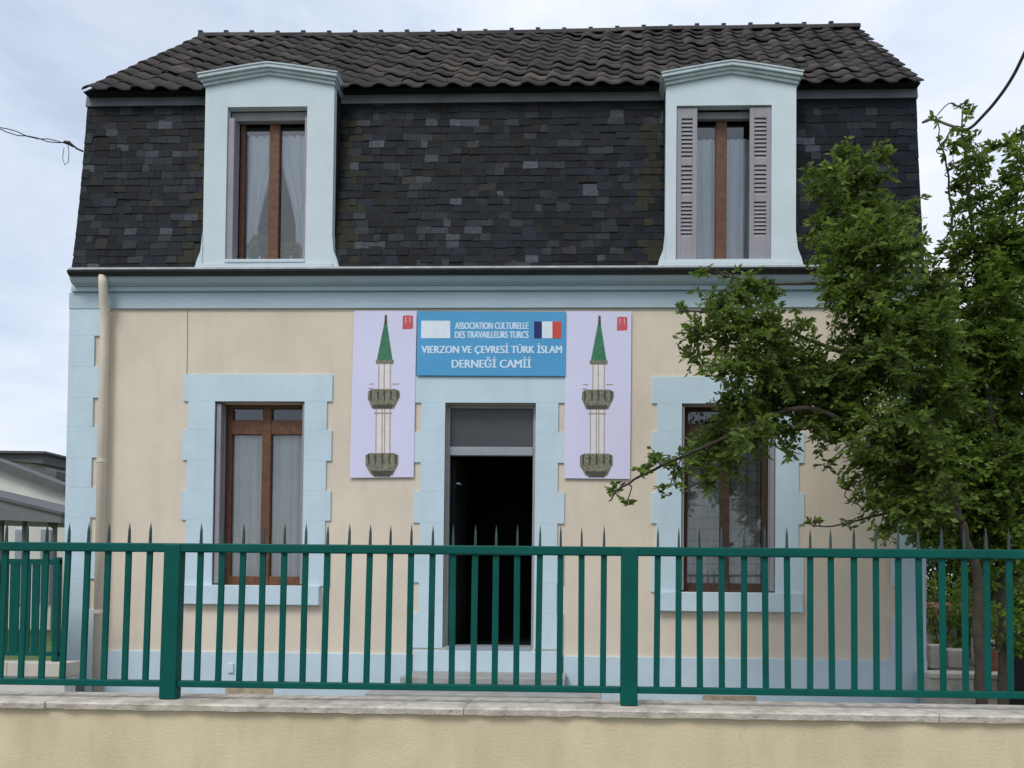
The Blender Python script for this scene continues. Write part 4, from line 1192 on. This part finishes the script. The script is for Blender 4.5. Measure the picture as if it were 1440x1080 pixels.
# small stone outhouse with a tiled roof
oh_ = empty('garden_shed', (P(1335, 900, 2.6).x, 3.0, zg_), 'small pale garden shed with terracotta tile roof', 'shed')
r0 = rect(1306, 868, 1372, 930, 2.6)
r0 = (r0[0], r0[1], zg_, r0[3])
MB().box(r0[0], r0[1], 2.6, 3.5, zg_ + .001, r0[3]).build('wall', M['block'], oh_, bevel=.01)
rz = P(1340, 848, 2.6).z
n_ = 7
for k in range(n_):
    xa = r0[0] - .06 + (r0[1] - r0[0] + .12) * k / n_; xb = r0[0] - .06 + (r0[1] - r0[0] + .12) * (k + 1) / n_
    MB().prism_x([(2.5, r0[3] + .002), (2.5, r0[3] + .03), (3.05, rz), (3.6, r0[3] + .03), (3.6, r0[3] + .002)], xa + .003, xb - .003).build('roof_tile', M['terracotta'], oh_, bevel=.01)
q0 = rect(1346, 880, 1364, 930, 2.6)
MB().box(q0[0], q0[1], 2.58, 2.599, zg_ + .01, q0[3]).build('door', M['wood_dark'], oh_)
# loose blocks
def block(px, ytop, ybot, wpx, Y, lb, dpt=.3):
    r0 = rect(px, ytop, px + wpx, ybot, Y)
    o = MB().box(r0[0], r0[1], Y, Y + dpt, zg_ + .001, zg_ + (r0[3] - r0[2])).build('stone_block', M['block'], bevel=.015)
    o.rotation_euler.z = rr.uniform(-.3, .3)
    return tag(o, lb, 'block', 'loose stone blocks on the terrace')
for px, yt, yb, wp, Y, lb in ((1312, 905, 938, 22, 1.1, 'pale stone block on the terrace nearest the house corner'), (1338, 914, 940, 28, 1.2, 'wide flat pale stone block before the shed door'),
                              (1384, 900, 940, 13, 1.3, 'narrow upright pale stone block beside the terracotta pot')):
    block(px, yt, yb, wp, Y, lb)
# terracotta pots
def pot(px, py, Y, r, h, lb):
    p = P(px, py, Y)
    root = empty('plant_pot', (p.x, Y, zg_), lb, 'pot')
    MB().tube([(p.x, Y, zg_ + .001), (p.x, Y, zg_ + h)], [r * .7, r], 14).build('body', M['terracotta'], root, smooth=False)
    MB().tube([(p.x, Y, zg_ + h + .001), (p.x, Y, zg_ + h + .035)], [r * 1.12, r * 1.12], 14).build('rim', M['terracotta'], root)
    b = MB(); leaf_blob(b, (p.x, Y, zg_ + h + .14), .14, 150, .07, seed=int(px)); b.build('foliage', M['hedge'], root)
pot(1399, 930, .9, .10, .22, 'terracotta pot with a small bush on the garden terrace')
# black bin at the right
YBN = -.75
pb = P(1452, 880, YBN)
bn = empty('dustbin', (pb.x, YBN, 0), 'round black plastic dustbin standing beside the upright tree', 'bin')
prof_ = [(0, .20), (.5, .235), (.95, .25), (1.05, .26)]
MB().tube([(pb.x, YBN, z) for z, _ in prof_], [r for _, r in prof_], 20).build('body', M['black'], bn, smooth=True)
zz = [1.06, 1.09, 1.16, 1.21, 1.24]; rd = [.27, .275, .24, .15, .02]
MB().tube([(pb.x, YBN, z) for z in zz], rd, 20).build('lid', M['black'], bn, smooth=True)

# shrubs among the garden clutter
for i, (px, py, Y, rad, lb) in enumerate(((1322, 850, 2.2, .40, 'leafy shrub against the shed wall beside the house corner'), (1392, 850, 2.3, .50, 'leafy shrub between shed and hedge behind the tree trunks'),
                                          (1425, 885, 1.6, .44, 'low leafy shrub behind the black dustbin'), (1335, 925, 1.9, .20, 'small shrub by the loose stone blocks on the terrace'))):
    p = P(px, py, Y)
    root = empty('shrub', (p.x, Y, zg_), lb, 'shrub')
    b = MB(); leaf_blob(b, (p.x, Y, max(p.z, zg_ + rad * .8)), rad, int(2600 * rad), .075, seed=40 + i); b.build('foliage', M['leaf'], root)
    b = MB()
    for k in range(4): b.tube([(p.x + .02 * k - .03, Y, zg_), (p.x + rr.gauss(0, rad * .4), Y + rr.gauss(0, .1), max(p.z, zg_ + rad * .8))], [.012, .005], 5)
    b.build('stem', M['bark'], root)
